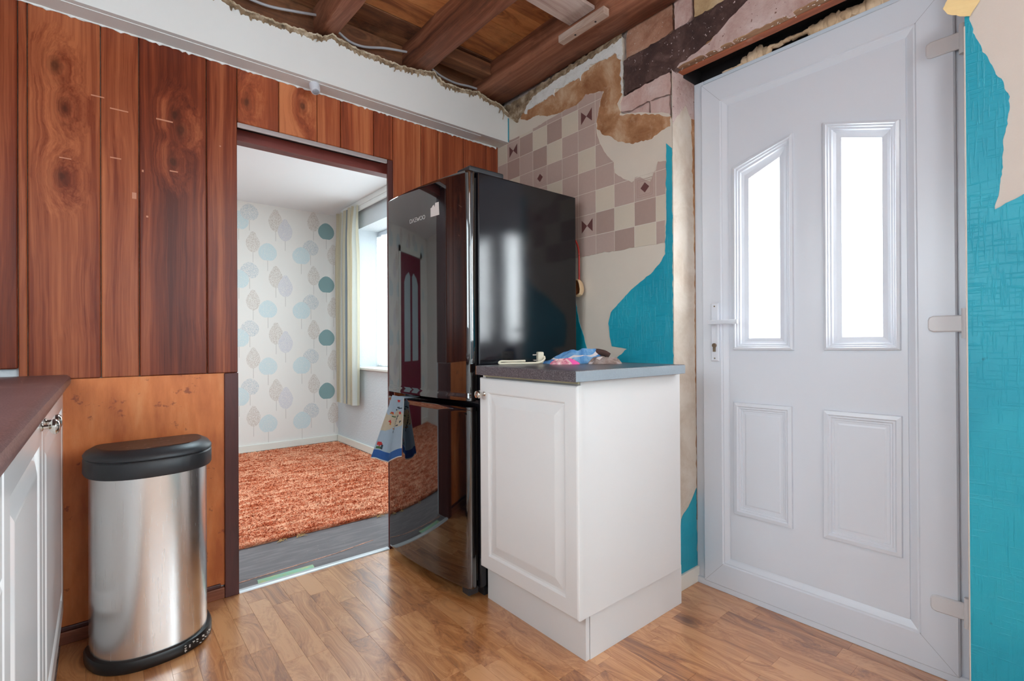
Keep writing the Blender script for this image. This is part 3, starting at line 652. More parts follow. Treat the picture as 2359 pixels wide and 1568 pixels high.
# ---- boxed white bulkhead above the boards
BT = [(-.70, 2.28), (-.3, 2.272), (.1, 2.276), (.366, 2.27), (.424, 2.254), (.5, 2.252), (.564, 2.252), (.647, 2.259), (.718, 2.264), (.763, 2.29), (.81, 2.277), (.888, 2.268), (.99, 2.27), (1.076, 2.267), (1.167, 2.278), (1.262, 2.301), (1.299, 2.27), (1.415, 2.269), (1.524, 2.288), (1.609, 2.268), (1.66, 2.27), (1.70, 2.245), (1.7335, 2.235)]
rag = ragged(BT, .006, .010, closed=False, seed=81)
bm = prism(BM(), [(-.70, 2.082)] + rag + [(1.7335, 2.082)][::-1] if False else [(-.70, 2.082)] + rag + [(1.7335, 2.082)], 'y', 2.10, 2.122)
bulk = struct(mk('trim_1', bm, 'white_paint'), 'white boxed bulkhead with torn top edge above boarded wall')
mk('bulkhead_soffit', bx(-.70, 1.56, 2.1222, 2.197, 2.080, 2.096), 'white_paint', bulk)
mk('bulkhead_soffit', bx(1.562, 1.733, 2.1222, 2.197, 2.084, 2.097), 'whiteskirt', bulk)
def strip(name, path, yc, mat, wy, hz, seed, par, hang=.0):
    bm = BM(); pr = None; k = 9
    for i, (px, pz) in enumerate(path):
        q = Vector((px*38, seed, 0)); ring = []
        s = 1+.55*noise.noise(q)+.3*noise.noise(q*3.1)
        for a in range(k):
            t_ = 2*PI*a/k; nn = 1+.6*noise.noise(Vector((px*60, a*1.3, seed)))
            zz = math.sin(t_)*hz*s*nn
            if zz < 0: zz -= hang*max(0, noise.noise(Vector((px*90, seed+4, 0))))
            ring.append(bm.verts.new((px, yc+math.cos(t_)*wy*s*nn, pz+zz)))
        if pr:
            for a in range(k): bm.faces.new((pr[a], pr[(a+1) % k], ring[(a+1) % k], ring[a]))
        pr = ring
    fin(bm); return mk(name, bm, mat, par)
fine = ragged(BT, .006, .004, closed=False, seed=81)
fine = [p for p in fine if p[0] > .2]
strip('torn_plaster_edge', [(a, b-.004) for a, b in fine], 2.099, 'roughplaster', .007, .008, 2, bulk, .03)
strip('torn_paper_edge', [(a, b+.004) for a, b in fine], 2.095, 'paperedge', .007, .0032, 7, bulk)
bm = BM()
for px, pz, l in ((1.05, 2.262, .028), (.70, 2.258, .02), (1.69, 2.245, .05), (1.665, 2.262, .04), (1.12, 2.27, .02), (1.60, 2.262, .016), (.93, 2.262, .012), (1.40, 2.262, .012)):
    tube(bm, [(px, 2.096, pz), (px+.004, 2.093, pz-l*.5), (px-.004, 2.092, pz-l)], .005, 6, r2=.002)
mk('hanging_plaster_shred', bm, 'roughplaster', bulk)
bm = BM()
ln = [(px, 2.082-.0015) for px in [k/100-.7 for k in range(0, 243)]]
strip('paint_bead', [(a, 2.0805+.002*noise.noise(Vector((a*30, 0, 0)))) for a, b in ln if a < 1.73], 2.1972, 'white_paint', .003, .0045, 12, bulk, .012)
mk('blue_paint_line', bx(1.728, 1.7338, 2.0985, 2.1003, 2.085, 2.215), 'turq', bulk)

# ---- the next room
cl2 = struct(mk('ceiling_next_room', bx(-1.7, 1.98, 2.34, 5.05, 2.262, 2.33), 'ceil2'))
wall_n = struct(mk('wall_back', bx(-1.7, 1.97, 4.94, 5.04, -.06, 2.33), 'wallpaper'), 'next room wall papered with stylised leaf print')
wall_nl = struct(mk('wall_next_left', bx(-1.78, -1.7, 2.34, 5.04, -.06, 2.33), 'wallpaper'))
bm = BM(); box(bm, 1.84, 2.10, 4.43, 4.94, 0, 2.262); box(bm, 1.84, 2.10, 2.341, 2.95, 0, 2.262); box(bm, 1.84, 2.10, 2.95, 4.43, 0, .745); box(bm, 1.84, 2.10, 2.95, 4.43, 2.035, 2.262)
wall_nw = struct(mk('wall_window', bm, 'anaglypta'), 'grey textured wall with deep window recess')
mk('window_sill', bx(1.81, 2.05, 2.94, 4.45, .7455, .765, bev=.004), 'whiteskirt', wall_nw)
w2 = window('window_2', lambda b, a0, a1, z0, z1: box(b, 2.04, 2.095, a0, a1, z0, z1, bev=.006), 2.95, 4.43, .766, 2.034)
mk('window_pane', bx(2.066, 2.070, 3.0, 3.655, .82, 1.98), 'glass', w2); mk('window_pane', bx(2.066, 2.070, 3.725, 4.38, .82, 1.98), 'glass', w2)
mk('wall_partition_back', bx(-1.7, -.70, 2.26, 2.34, -.06, 2.33), 'wallpaper', wall_p)
# floor of the next room
fl2 = struct(mk('floor_next_room', bx(-1.7, 1.84, 2.206, 4.94, -.06, 0), 'subfloor'), 'dark painted boards bare in the doorway')
mk('adhesive_line', prism(BM(), ragged([(.43, 2.292), (.62, 2.304), (.85, 2.318), (1.05, 2.352), (1.05, 2.359), (.85, 2.325), (.62, 2.312), (.43, 2.299)], .004, .02), 'z', .0, .0012), 'adhesive', fl2)
mk('tape_remnant', prism(BM(), ragged([(.503, 2.272), (.728, 2.270), (.723, 2.229), (.498, 2.229)], .002, .01), 'z', 0, .0015), 'tape', fl2)
thr = struct(mk('trim_2', prism(BM(), [(2.196, 0), (2.198, .004), (2.206, .0065), (2.220, .0065), (2.228, .004), (2.23, 0)], 'x', .4225, 1.0625), 'threshold'), 'worn metal threshold strip between laminate and bare boards')
bb = BM()
box(bb, -1.7, 1.825, 4.925, 4.94, .012, .075, bev=.004)
struct(mk('baseboard_back', bb, 'whiteskirt'))
struct(mk('baseboard_window', bx(1.824, 1.84, 2.345, 4.924, .012, .075, bev=.004), 'whiteskirt'))
# leaf print on the wallpaper
LM = ['l_teal', 'l_blue', 'l_brown', 'l_grey', 'l_lilac', 'l_stem']
bm = BM(); Y0 = 4.9394; used = []
def leaf(cx, cz, w, h, kind, mi, stem=.09):
    global bm
    pts = []
    n = 22
    for i in range(n):
        a = 2*PI*i/n; sx = math.cos(a); sz = math.sin(a)
        if kind == 'round':
            px = sx*w; pz = sz*h
            if sz > .8: pz += (sz-.8)*.55*h
            if sz < -.93: pz += .08*h
        else:
            k = 1-.38*max(0, sz)**1.2; px = sx*w*k; pz = sz*h
            if sz > .9: pz += .1*h
        pts.append((cx+px, cz+pz))
    used.append(0); off = .0003+.0002*(len(used) % 3)
    if max(p[0] for p in pts) > 1.835: pts = clip(pts, -5, 1.838, -1, 3)
    if len(pts) > 2: prism(bm, pts, 'y', Y0-off, Y0+.0008, mi)
    prism(bm, rect(cx-.0018, cx+.0018, cz-h-stem, cz-h+.01), 'y', Y0-.0002, Y0+.0008, 5)
for ci in range(-6, 2):
    for row in range(-1, 6):
        dx = .535*ci; dz = -.525*row + (.2625 if ci % 2 else 0)
        def put(cx, cz, *a):
            if .16 < cz+dz < 2.17 and cx+dx < 1.93 and cx+dx > -1.5: leaf(cx+dx, cz+dz, *a)
        put(1.605, 2.165, .058, .090, 'leaf', 2); put(1.728, 2.085, .079, .079, 'round', 0 if ci == 0 else 1)
        put(1.577, 1.905, .075, .072, 'round', 3); put(1.49, 1.820, .082, .080, 'round', 1)
        put(1.262, 2.125, .062, .098, 'leaf', 2); put(1.345, 2.045, .066, .098, 'leaf', 4)
mk('leaf_print', bm, LM, wall_n)
# maroon glazed door of the next room, seen in the fridge's gloss
d2 = struct(empty('door_2', (0, 0, 0)), 'maroon inner door with two arched panes')
DX0, DX1 = -1.36, -.50
mk('door_leaf', bx(DX0, DX1, 4.895, 4.935, .012, 1.98, bev=.004), 'maroondoor', d2)
bm = BM(); 
for xx in (DX0-.07, DX1): box(bm, xx, xx+.07, 4.905, 4.938, .012, 2.05)
box(bm, DX0-.07, DX1+.07, 4.905, 4.938, 1.985, 2.05)
mk('door_architrave', bm, 'whiteskirt', d2)
for s in (0, 1):
    xa = DX0+.13+s*.34; pts = [(xa, .78), (xa+.25, .78), (xa+.25, 1.66 if s else 1.74), (xa+.19, 1.73 if s else 1.78), (xa+.06, 1.78 if s else 1.73), (xa, 1.74 if s else 1.66)]
    mk('door_pane', prism(BM(), pts, 'y', 4.890, 4.8955), 'greylite', d2)

# ================================================================ FRONT DOOR (white uPVC)
door = struct(empty('door_1', (1.9, .66, 0)), 'white plastic back door with two slim frosted panes and four moulded panels')
def dpart(name, bm, mat, parent=None, smooth=False, label=None):
    o = mk(name, bm, mat, None, smooth); o.parent = parent or door
    if parent is None: o.matrix_parent_inverse = Matrix.Translation((-1.9, -.66, 0))
    if label: o['label'] = label
    return o
bm = BM(); fx0, fx1 = 1.892, 1.955
box(bm, fx0, fx1, 1.044, 1.0868, .0, 2.042, bev=.003); box(bm, fx0, fx1, .234, .285, .0, 2.042, bev=.003); box(bm, fx0, fx1, .285, 1.044, 2.0, 2.042, bev=.003); box(bm, fx0-.012, fx1, .234, 1.0868, .0, .026, bev=.003)
dpart('door_frame', bm, 'upvc')
# sash: mitred outer frame, then beading, then flat panel
so = rect(.273, 1.049, .020, 2.022); po = rect(.388, .943, .137, 1.905)
bm = BM(); xs = 1.877; P = AX['x']
def loop(pts, d): return [bm.verts.new(P(a, b, d)) for a, b in pts]
def grow(r, e): return rect(r[0][0]-e, r[1][0]+e, r[0][1]-e, r[2][1]+e)
L = [loop(so, 1.94), loop(so, xs+.004), loop(grow(so, -.004), xs), loop(grow(po, .028), xs), loop(grow(po, .024), xs+.004), loop(grow(po, .020), xs+.004), loop(grow(po, .006), xs+.012), loop(po, xs+.015), loop(po, 1.94)]
for a, b in zip(L, L[1:]):
    for i in range(4): bm.faces.new((a[i], a[(i+1) % 4], b[(i+1) % 4], b[i]))
fin(bm); sash = dpart('door_sash', bm, 'upvc')
bm = BM()
for (a, b) in (((.273+.004, 2.018), (.363, 1.930)), ((1.045, 2.018), (.968, 1.930)), ((.277, .024), (.363, .112)), ((1.045, .024), (.968, .112))):
    d = Vector((b[0]-a[0], b[1]-a[1])).normalized(); nn = Vector((-d.y, d.x))*.0004
    prism(bm, [(a[0]+nn.x, a[1]+nn.y), (b[0]+nn.x, b[1]+nn.y), (b[0]-nn.x, b[1]-nn.y), (a[0]-nn.x, a[1]-nn.y)], 'x', xs-.0003, xs+.002)
dpart('mitre_joint', bm, plain('grey_joint', (150, 150, 156), .6), sash)
# leaf panel with holes for glass: built as strips around two glazing quads
xp = 1.889
s9 = xp/1.9
def sc(p): return (p[0]*s9, .985+(p[1]-.985)*s9)
GL_in = [sc(p) for p in ((.763, .995), (.876, .995), (.873, 1.605), (.761, 1.655))]; GL_out = [sc(p) for p in ((.712, .950), (.932, .950), (.929, 1.661), (.710, 1.725))]
GR_in = [sc(p) for p in ((.455, .996), (.567, .996), (.565, 1.663), (.453, 1.627))]; GR_out = [sc(p) for p in ((.406, .953), (.618, .951), (.616, 1.728), (.403, 1.664))]
bm = BM(); outer = [bm.verts.new(P(a, b, xp)) for a, b in po]
es = [bm.edges.new((outer[i], outer[(i+1) % 4])) for i in range(4)]
for g in (GL_out, GR_out):
    vs = [bm.verts.new(P(a, b, xp)) for a, b in inset(g, .004)]; es += [bm.edges.new((vs[i], vs[(i+1) % 4])) for i in range(4)]
r = bmesh.ops.triangle_fill(bm, edges=es, use_beauty=True)
# drop faces that fall inside the glazing openings
def inside(pt, poly):
    c_ = False; n = len(poly)
    for i in range(n):
        (x1, y1), (x2, y2) = poly[i-1], poly[i]
        if (y1 > pt[1]) != (y2 > pt[1]) and pt[0] < (x2-x1)*(pt[1]-y1)/(y2-y1)+x1: c_ = not c_
    return c_
dead = [f for f in bm.faces if any(inside((f.calc_center_median().y, f.calc_center_median().z), g) for g in (GL_out, GR_out))]
bmesh.ops.delete(bm, geom=dead, context='FACES_ONLY')
bmesh.ops.solidify(bm, geom=bm.faces[:], thickness=.03)
for v in bm.verts: pass
xsv = sorted({round(v.co.x, 4) for v in bm.verts})
if xsv and xsv[0] < xp-.01:
    for v in bm.verts: v.co.x += .03
panel = dpart('door_panel', fin(bm), 'upvc')
def ring_pair(bm, o, i, d0, d1):
    a = [bm.verts.new(P(*p, d0)) for p in o]; b = [bm.verts.new(P(*p, d1)) for p in i]
    for k in range(4): bm.faces.new((a[k], a[(k+1) % 4], b[(k+1) % 4], b[k]))
def lerp2(o, i, t_): return [(a[0]+(b[0]-a[0])*t_, a[1]+(b[1]-a[1])*t_) for a, b in zip(o, i)]
for go, gi in ((GL_out, GL_in), (GR_out, GR_in)):
    bm = BM(); st = [(0, 0), (.04, -.010), (.20, -.013), (.26, -.008), (.34, -.008), (.40, -.003), (.50, -.003), (.55, .003), (.72, .007), (1.0, .009), (1.0, .030)]
    for (t0, d0), (t1, d1) in zip(st, st[1:]): ring_pair(bm, lerp2(go, gi, t0), lerp2(go, gi, t1), xp+d0, xp+d1)
    bmesh.ops.remove_doubles(bm, verts=bm.verts[:], dist=1e-5); fin(bm)
    cass = dpart('glazing_moulding', bm, 'upvc')
    bm = prism(BM(), gi, 'x', xp+.014, xp+.020); dpart('glass_pane', bm, 'frosted', cass)
for pts in ([(.720, .314), (.933, .314), (.931, .748), (.719, .751)], [(.406, .314), (.623, .314), (.621, .749), (.404, .751)]):
    o_ = [sc(p) for p in pts]; bm = BM()
    rings(bm, o_, 'x', [(0, xp+.001), (.002, xp-.008), (.014, xp-.010), (.018, xp-.006), (.023, xp-.006), (.026, xp-.002), (.031, xp-.002), (.034, xp+.002), (.046, xp-.0015)])
    dpart('moulded_panel', fin(bm), 'upvc')
# handle with plate, lever, lock
hy = .992
bm = BM(); rings(bm, inset(rect(hy-.0165, hy+.0165, .905, 1.135), 0), 'x', [(0, xs), (0, xs-.006), (.004, xs-.010)])
handle = dpart('door_handle', fin(bm), 'upvc')
bmesh_ = BM(); lathe(bmesh_, [(.011, 0), (.011, .014), (.009, .03), (.008, .04)], (xs-.009, hy, 1.058), (-1, 0, 0), 16)
pts = smoothpath([(xs-.042, hy+.004, 1.058), (xs-.045, hy-.02, 1.058), (xs-.045, hy-.06, 1.0575), (xs-.045, hy-.108, 1.0565)], 5)
for p0, p1 in zip(pts, pts[1:]): pass
box(bmesh_, xs-.051, xs-.039, hy-.110, hy+.008, 1.0495, 1.066, bev=.004)
dpart('lever', bmesh_, 'upvc', handle, True)
bm = BM(); lathe(bm, [(.0085, 0), (.0085, .008), (.007, .009)], (xs-.008, hy, .968), (-1, 0, 0), 16); box(bm, xs-.016, xs-.008, hy-.005, hy+.005, .943, .965, bev=.001)
dpart('lock_cylinder', bm, 'brass_dark', handle)
bm = BM()
for zz in (1.122, .917): lathe(bm, [(.003, 0), (.003, .001)], (xs-.0099, hy, zz), (-1, 0, 0), 8)
dpart('handle_screw', bm, 'brass_dark', handle)
for zz in (1.832, 1.031, .218):
    bm = BM(); pts = []
    for k in range(7): a = PI/2+PI*k/6*.5; pts.append((.332+.008*math.cos(a-PI/2), 0))
    out = [(.258, zz-.0235), (.325, zz-.0235), (.334, zz-.0195), (.337, zz-.012), (.337, zz+.012), (.334, zz+.0195), (.325, zz+.0235), (.258, zz+.0235)]
    rings(bm, out, 'x', [(0, xs), (0, xs-.005), (.003, xs-.008)]); fin(bm)
    hg = dpart('hinge', bm, 'upvc_grey')
    bm = BM(); tube(bm, [(xs-.008, .2545, zz-.042), (xs-.008, .2545, zz+.042)], .0085, 14); dpart('hinge_barrel', bm, 'upvc_grey', hg, True)
# expanding foam on the head of the frame
bm = BM(); rnd = random.Random(5)
def blob(bm, c, r, sq=(1, 1, 1), seed=0, sub=2):
    g = bmesh.ops.create_icosphere(bm, subdivisions=sub, radius=1.0)['verts']
    for v in g:
        k = 1+.35*noise.noise(v.co*1.7+Vector((seed, seed*2, 3)))
        v.co = Vector((c[0]+v.co.x*r*sq[0]*k, c[1]+v.co.y*r*sq[1]*k, c[2]+v.co.z*r*sq[2]*k))
yy = .955
while yy > .24:
    if yy > .90: h_, z_ = .35, 2.047
    elif yy > .79: h_, z_ = 1.8+.5*math.sin(yy*70), 2.056
    elif yy > .655: h_, z_ = .5, 2.064
    else: h_, z_ = 1.7+.45*math.sin(yy*45), 2.060
    blob(bm, (1.904+rnd.uniform(-.003, .006), yy, z_+rnd.uniform(-.002, .003)), .014, (.8, 1.3, h_*rnd.uniform(.85, 1.15)), seed=yy*40); yy -= rnd.uniform(.010, .017)
mk('expanding_foam', bm, 'foam', wall_r, smooth=True)

# ================================================================ THINGS
def part(name, bm, mat, root, smooth=False, label=None, inv=None):
    o = mk(name, bm, mat, None, smooth); o.parent = root
    r = root
    m = Matrix.Identity(4)
    chain = []
    while r: chain.append(r); r = r.parent
    top_ = chain[-1]
    if inv is None: inv = (Matrix.Translation(top_.location) @ top_.rotation_euler.to_matrix().to_4x4()).inverted()
    if len(chain) == 1: o.matrix_parent_inverse = inv
    if label: o['label'] = label
    return o

# ---- tall black fridge freezer, doors a touch ajar
fridge = tag(empty('fridge_freezer', (1.39, 1.84, 0)), 'tall glossy black fridge freezer standing beside the doorway', 'fridge')
part('cabinet_body', bx(1.118, 1.664, 1.541, 2.140, .045, 1.640, bev=.005), 'black_side', fridge)
part('base_plinth', bx(1.15, 1.66, 1.56, 2.12, 0, .0445), 'black_plastic', fridge)
HX, HY, ANG = 1.108, 1.546, math.radians(4.3)
AL = Vector((-math.sin(ANG), math.cos(ANG))); OUT = Vector((-math.cos(ANG), -math.sin(ANG)))
def dw(w, d): p = Vector((HX, HY))+AL*w+OUT*d; return p.x, p.y
WD = .594
prof = [(0.003, 0), (0, .004), (0, .020)]
for k in range(1, 7): a = PI/2*k/6; prof.append((.018-.018*math.cos(a), .020+.016*math.sin(a)))
for k in range(1, 24):
    s = k/24; prof.append((.018+(WD-.036)*s, .036+.017*(1-(2*s-1)**2)))
for k in range(0, 7): a = PI/2*k/6; prof.append((WD-.018+.018*math.sin(a), .020+.016*math.cos(a)))
prof += [(WD, .004), (WD-.003, 0)]
def fdoor(z0, z1, r=.006, lip0=0, lip1=0):
    bm = BM(); lv = [(z0, -.004), (z0+.0015, -.0015), (z0+.005, 0), (z0+.012, 0), (z1-.012, 0), (z1-.005, 0), (z1-.0015, -.0015), (z1, -.004)]
    if lip0: lv = [(z0, -.004), (z0+.003, .0015), (z0+lip0, .0015), (z0+lip0+.003, 0), (z0+lip0+.012, 0)] + lv[4:]
    if lip1: lv = lv[:-4] + [(z1-lip1-.014, 0), (z1-lip1-.003, 0), (z1-lip1, .002), (z1-.003, .002), (z1, -.004)]
    R_ = []
    for z, g in lv:
        row = []
        for w, d in prof:
            cw = WD/2; ww = cw+(w-cw)*(1+g/cw); dd = d+g if d > .01 else d
            x_, y_ = dw(ww, dd); row.append(bm.verts.new((x_, y_, z)))
        R_.append(row)
    n = len(prof)
    for i in range(len(R_)-1):
        for k in range(n): bm.faces.new((R_[i][k], R_[i][(k+1) % n], R_[i+1][(k+1) % n], R_[i+1][k]))
    bm.faces.new(R_[0][::-1]); bm.faces.new(R_[-1]); return fin(bm)
ud = part('fridge_door', fdoor(.760, 1.642, lip0=.024), 'black_gloss', fridge, True)
ld = part('freezer_door', fdoor(.048, .742, lip1=.012), 'black_gloss', fridge, True)
bm = BM()
prism(bm, [dw(.012, 0), dw(WD-.012, 0), dw(WD-.012, -.009), (1.1175, 2.13), (1.1175, 1.556), dw(.012, -.006)], 'z', .78, 1.62)
prism(bm, [dw(.012, 0), dw(WD-.012, 0), dw(WD-.012, -.009), (1.1175, 2.13), (1.1175, 1.556), dw(.012, -.006)], 'z', .07, .72)
part('door_gasket', bm, 'seal', fridge)
part('hinge_cover', bx(1.087, 1.255, 1.552, 1.640, 1.6405, 1.663, bev=.007, seg=3), 'black_plastic', fridge)
part('lower_hinge', bx(1.075, 1.12, 1.556, 1.60, .022, .047, bev=.003), 'black_plastic', fridge)
def dfront(w): s = (w-.018)/(WD-.036); return .036+.017*(1-(2*s-1)**2)
def decal(pts, mat_, name, parent, lift=.0006):
    """flat sticker following the curved door: pts in (w, z)"""
    bm = prism(BM(), pts, 'z', 0, .0004)
    for v in bm.verts:
        w, z = v.co.x, v.co.y; x_, y_ = dw(w, dfront(w)+lift-(.0004 if v.co.z > .0002 else 0)); v.co = Vector((x_, y_, z))
    return part(name, bm, mat_, parent)
# lettering on the upper door (w grows to the reader's left)
LET = {'D': [[(0, 0), (0, 1), (.55, 1), (.8, .7), (.8, .3), (.55, 0), (0, 0)]], 'A': [[(0, 0), (.42, 1), (.84, 0)]], 'E': [[(.75, 1), (0, 1)], [(.75, .5), (.1, .5)], [(.75, 0), (0, 0)]],
       'W': [[(0, 1), (.3, 0), (.5, .7), (.7, 0), (1.0, 1)]], 'O': [[(.25, 0), (0, .3), (0, .7), (.25, 1), (.65, 1), (.9, .7), (.9, .3), (.65, 0), (.25, 0)]]}
bm = BM(); hgt = .0145; w0 = .374; z0 = 1.4985
for ch in 'DAEWOO':
    for st in LET[ch]:
        for (xa, za), (xb, zb) in zip(st, st[1:]):
            a = Vector((w0-xa*.0185, z0+za*hgt)); b = Vector((w0-xb*.0185, z0+zb*hgt)); d = (b-a).normalized()*.0011; nn = Vector((-d.y, d.x))
            q = [a-d+nn, b+d+nn, b+d-nn, a-d-nn]; prism(bm, [tuple(v) for v in q], 'z', 0, .0005)
    w0 -= max(p[0] for st in LET[ch] for p in st)*.0185+.0036
for v in bm.verts:
    w, z = v.co.x, v.co.y; x_, y_ = dw(w, dfront(w)+.0003+(.0005 if v.co.z > .0002 else 0)); v.co = Vector((x_, y_, z))
part('brand_lettering', bm, 'logo', ud)
decal([(.221, 1.497), (.221, 1.533), (.214, 1.5335), (.206, 1.541), (.198, 1.543), (.194, 1.531), (.190, 1.549), (.168, 1.549), (.165, 1.497)], 'label', 'sticker_remnant', ud)

# ---- white base cabinet by the back door
cab = tag(empty('base_cabinet', (1.40, 1.27, 0)), 'white base cabinet with raised panel door between fridge and back door', 'cabinet')
bm = BM(); box(bm, 1.116, 1.658, 1.018, 1.036, .145, .866, bev=.001); box(bm, 1.116, 1.658, 1.495, 1.512, .145, .866); box(bm, 1.116, 1.658, 1.036, 1.495, .145, .163); box(bm, 1.65, 1.658, 1.036, 1.495, .163, .866); box(bm, 1.122, 1.20, 1.036, 1.495, .848, .866)
part('carcass', bm, 'white_satin', cab)
part('top_rail', bx(1.108, 1.1215, 1.022, 1.495, .8575, .8665), plain('cream_rail', (214, 202, 166), .5), cab)
def panel_door(y0, y1, z0, z1, xf, sgn, thick=.020, fr=.056):
    """raised-panel front: xf the face, sgn -1 faces -x, +1 faces +x"""
    bm = BM(); s = -sgn
    rings(bm, rect(y0, y1, z0, z1), 'x', [(0, xf+s*thick), (0, xf+s*.006), (.002, xf+s*.002), (.006, xf), (fr-.004, xf), (fr, xf+s*.002), (fr+.003, xf+s*.007), (fr+.010, xf+s*.0075), (fr+.016, xf+s*.006), (fr+.040, xf+s*.0005), (fr+.044, xf)])
    bm.faces.new([v for v in bm.verts[:4]]) if False else None
    return fin(bm)
cd_ = part('cabinet_door', panel_door(1.012, 1.508, .150, .854, 1.095, -1), 'white_satin', cab)
def knob(base, axis, k=1.0):
    return lathe(BM(), [(a, b*k) for a, b in ((.008, 0), (.008, .003), (.0045, .006), (.0045, .016), (.009, .019), (.0145, .025), (.0155, .032), (.0125, .038), (.006, .041))], base, axis, 22)
part('knob', knob((1.095, 1.475, .795), (-1, 0, 0)), 'chrome', cd_, True)
part('plinth_board', bx(1.150, 1.166, 1.0335, 1.535, 0, .146, bev=.001), 'white_satin', cab)
part('plinth_board', bx(1.168, 1.682, 1.0315, 1.046, 0, .1445, bev=.001), 'white_satin', cab)
# ---- worktop on it
wt = tag(mk('worktop', bx(1.058, 1.640, .985, 1.478, .8672, .9005, bev=.003), 'worktop'), 'dark slate-effect worktop offcut on the white cabinet by the back door', 'worktop')
mk('end_strip', bx(1.060, 1.640, .9842, .9849, .8685, .8985), plain('blue_grey_edging', (142, 152, 160), .4, var=.1, vs=120), wt)
mk('chipped_end', bx(1.0585, 1.10, 1.4782, 1.480, .868, .899), plain('bare_chipboard', (170, 110, 70), .8, var=.2, vs=150), wt)

# ---- white units along the left
def unit(y0, y1, doors, drawers, label, knobs):
    r = tag(empty('kitchen_unit', (-.39, (y0+y1)/2, 0)), label, 'cabinet', 'white kitchen units along the left')
    bm = BM(); box(bm, -.68, -.1115, y0+.001, y0+.018, .12, .852); box(bm, -.68, -.1115, y1-.018, y1-.001, .12, .852); box(bm, -.68, -.1115, y0+.018, y1-.018, .12, .138); box(bm, -.68, -.672, y0+.018, y1-.018, .138, .852)
    part('carcass', bm, 'white_gloss', r); part('plinth_board', bx(-.162, -.145, y0, y1, 0, .119), 'white_gloss', r)
    for (a, b) in doors:
        d = part('cabinet_door', panel_door(a, b, .130, .846, -.090, 1, fr=.062), 'white_gloss', r)
        for ky in knobs:
            if a < ky < b: part('knob', knob((-.0895, ky, .822), (1, 0, 0), .70), 'chrome', d, True)
    for (a, b) in drawers:
        d = part('drawer_front', panel_door(y0+.002, y1-.002, a, b, -.090, 1, fr=.034), 'white_gloss', r)
unit(.857, 2.145, [(.859, 1.389), (1.393, 2.143)], [], 'white two-door kitchen unit with nickel knobs next to the steel bin', (1.350, 1.432))
unit(.255, .855, [], [(.130, .318), (.321, .508), (.511, .698), (.701, .846)], 'white drawer unit at the left edge beside the two-door unit', ())
mk('filler_strip', bx(-.12, -.098, 2.1455, 2.1975, .12, .85), 'white_gloss', wall_p)
bm = BM(); pf = [(-.695, .8535), (-.078, .8535), (-.0735, .858), (-.072, .868), (-.0745, .879), (-.082, .885), (-.092, .8865), (-.695, .8865)]
prism(bm, pf, 'y', -.40, 2.197)
wl = tag(mk('worktop', bm, 'worktop_plum', smooth=True), 'long plum-brown worktop with rounded front over the white units on the left', 'worktop')
unit(-.40, .253, [(-.398, .251)], [], 'white single-door unit at the near end of the left run', (.20,))

# ---- half-round steel bin
bin_ = tag(empty('waste_bin', (.133, 2.01, 0), math.radians(4)), 'half-round brushed steel bin with black lid against orange plywood panel', 'bin')
def dshape(hw, yb, yf, rc, n=40):
    """D footprint in the bin's own frame: flat back at yb, curved front reaching yf"""
    pts = []
    for k in range(n+1):
        a = PI+PI*k/n; c_, s_ = math.cos(a), math.sin(a)
        e = .82
        pts.append((hw*math.copysign(abs(c_)**e, c_), (yb-rc) + (yb-rc-yf)*math.copysign(abs(s_)**e, s_)))
    for k in range(1, 7): a = PI/2*k/6; pts.append((hw-rc+rc*math.cos(a), yb-rc+rc*math.sin(a)))
    for k in range(0, 6): a = PI/2+PI/2*k/6; pts.append((-hw+rc+rc*math.cos(a), yb-rc+rc*math.sin(a)))
    return pts
def loft(levels, cap0=True, cap1=True):
    bm = BM(); pr = None
    for z, pts in levels:
        cur = [bm.verts.new((a, b, z)) for a, b in pts]
        if pr:
            n = len(cur)
            for i in range(n): bm.faces.new((pr[i], pr[(i+1) % n], cur[(i+1) % n], cur[i]))
        elif cap0: bm.faces.new(cur[::-1])
        pr = cur
    if cap1: bm.faces.new(pr)
    return fin(bm)
def D(g, db=0): return dshape(.158+g, .082+db, -.128-g, .03)
o = mk('steel_body', loft([(.028, D(0)), (.3, D(0)), (.585, D(0))]), 'steel', bin_, True)
o = mk('base_rim', loft([(0, D(.010)), (.004, D(.013)), (.026, D(.013)), (.034, D(.009)), (.037, D(.0015))]), 'black_base', bin_, True)
o = mk('lid_collar', loft([(.577, D(.002)), (.579, D(.012)), (.584, D(.0145)), (.626, D(.0145)), (.630, D(.0115))]), 'black_plastic', bin_, True)
lid = mk('lid', loft([(.6305, D(.0115)), (.634, D(.0145)), (.640, D(.0145)), (.652, D(.006)), (.662, D(-.012)), (.6635, D(-.016))]), 'black_plastic', bin_, True)
bm = BM(); vs = [bm.verts.new((a, b, .6640)) for a, b in D(-.0165)]; bm.faces.new(vs); mk('lid_top', bm, 'lidtop', lid)
bm = BM(); g = [(.035+.055*math.cos(2*PI*k/24), -.085+.020*math.sin(2*PI*k/24)) for k in range(24)]
vs = [bm.verts.new((a, b, .6646)) for a, b in g]; bm.faces.new(vs); mk('press_pad', bm, plain('pad_black', (30, 24, 24), .35), lid)
bm = BM(); rr = random.Random(4)
for k in range(26):
    a = rr.uniform(5.15, 5.75); 
    c0 = D(.0135); i = int(len(c0)*0)+ int(rr.uniform(24, 33)); px, py = c0[i]; z = rr.uniform(.006, .026); s = rr.uniform(.0008, .0024)
    box(bm, px-s, px+s*2, py-.0012, py+.001, z, z+s)
mk('paint_splash', bm, plain('white_splash', (214, 206, 198), .7), bin_)

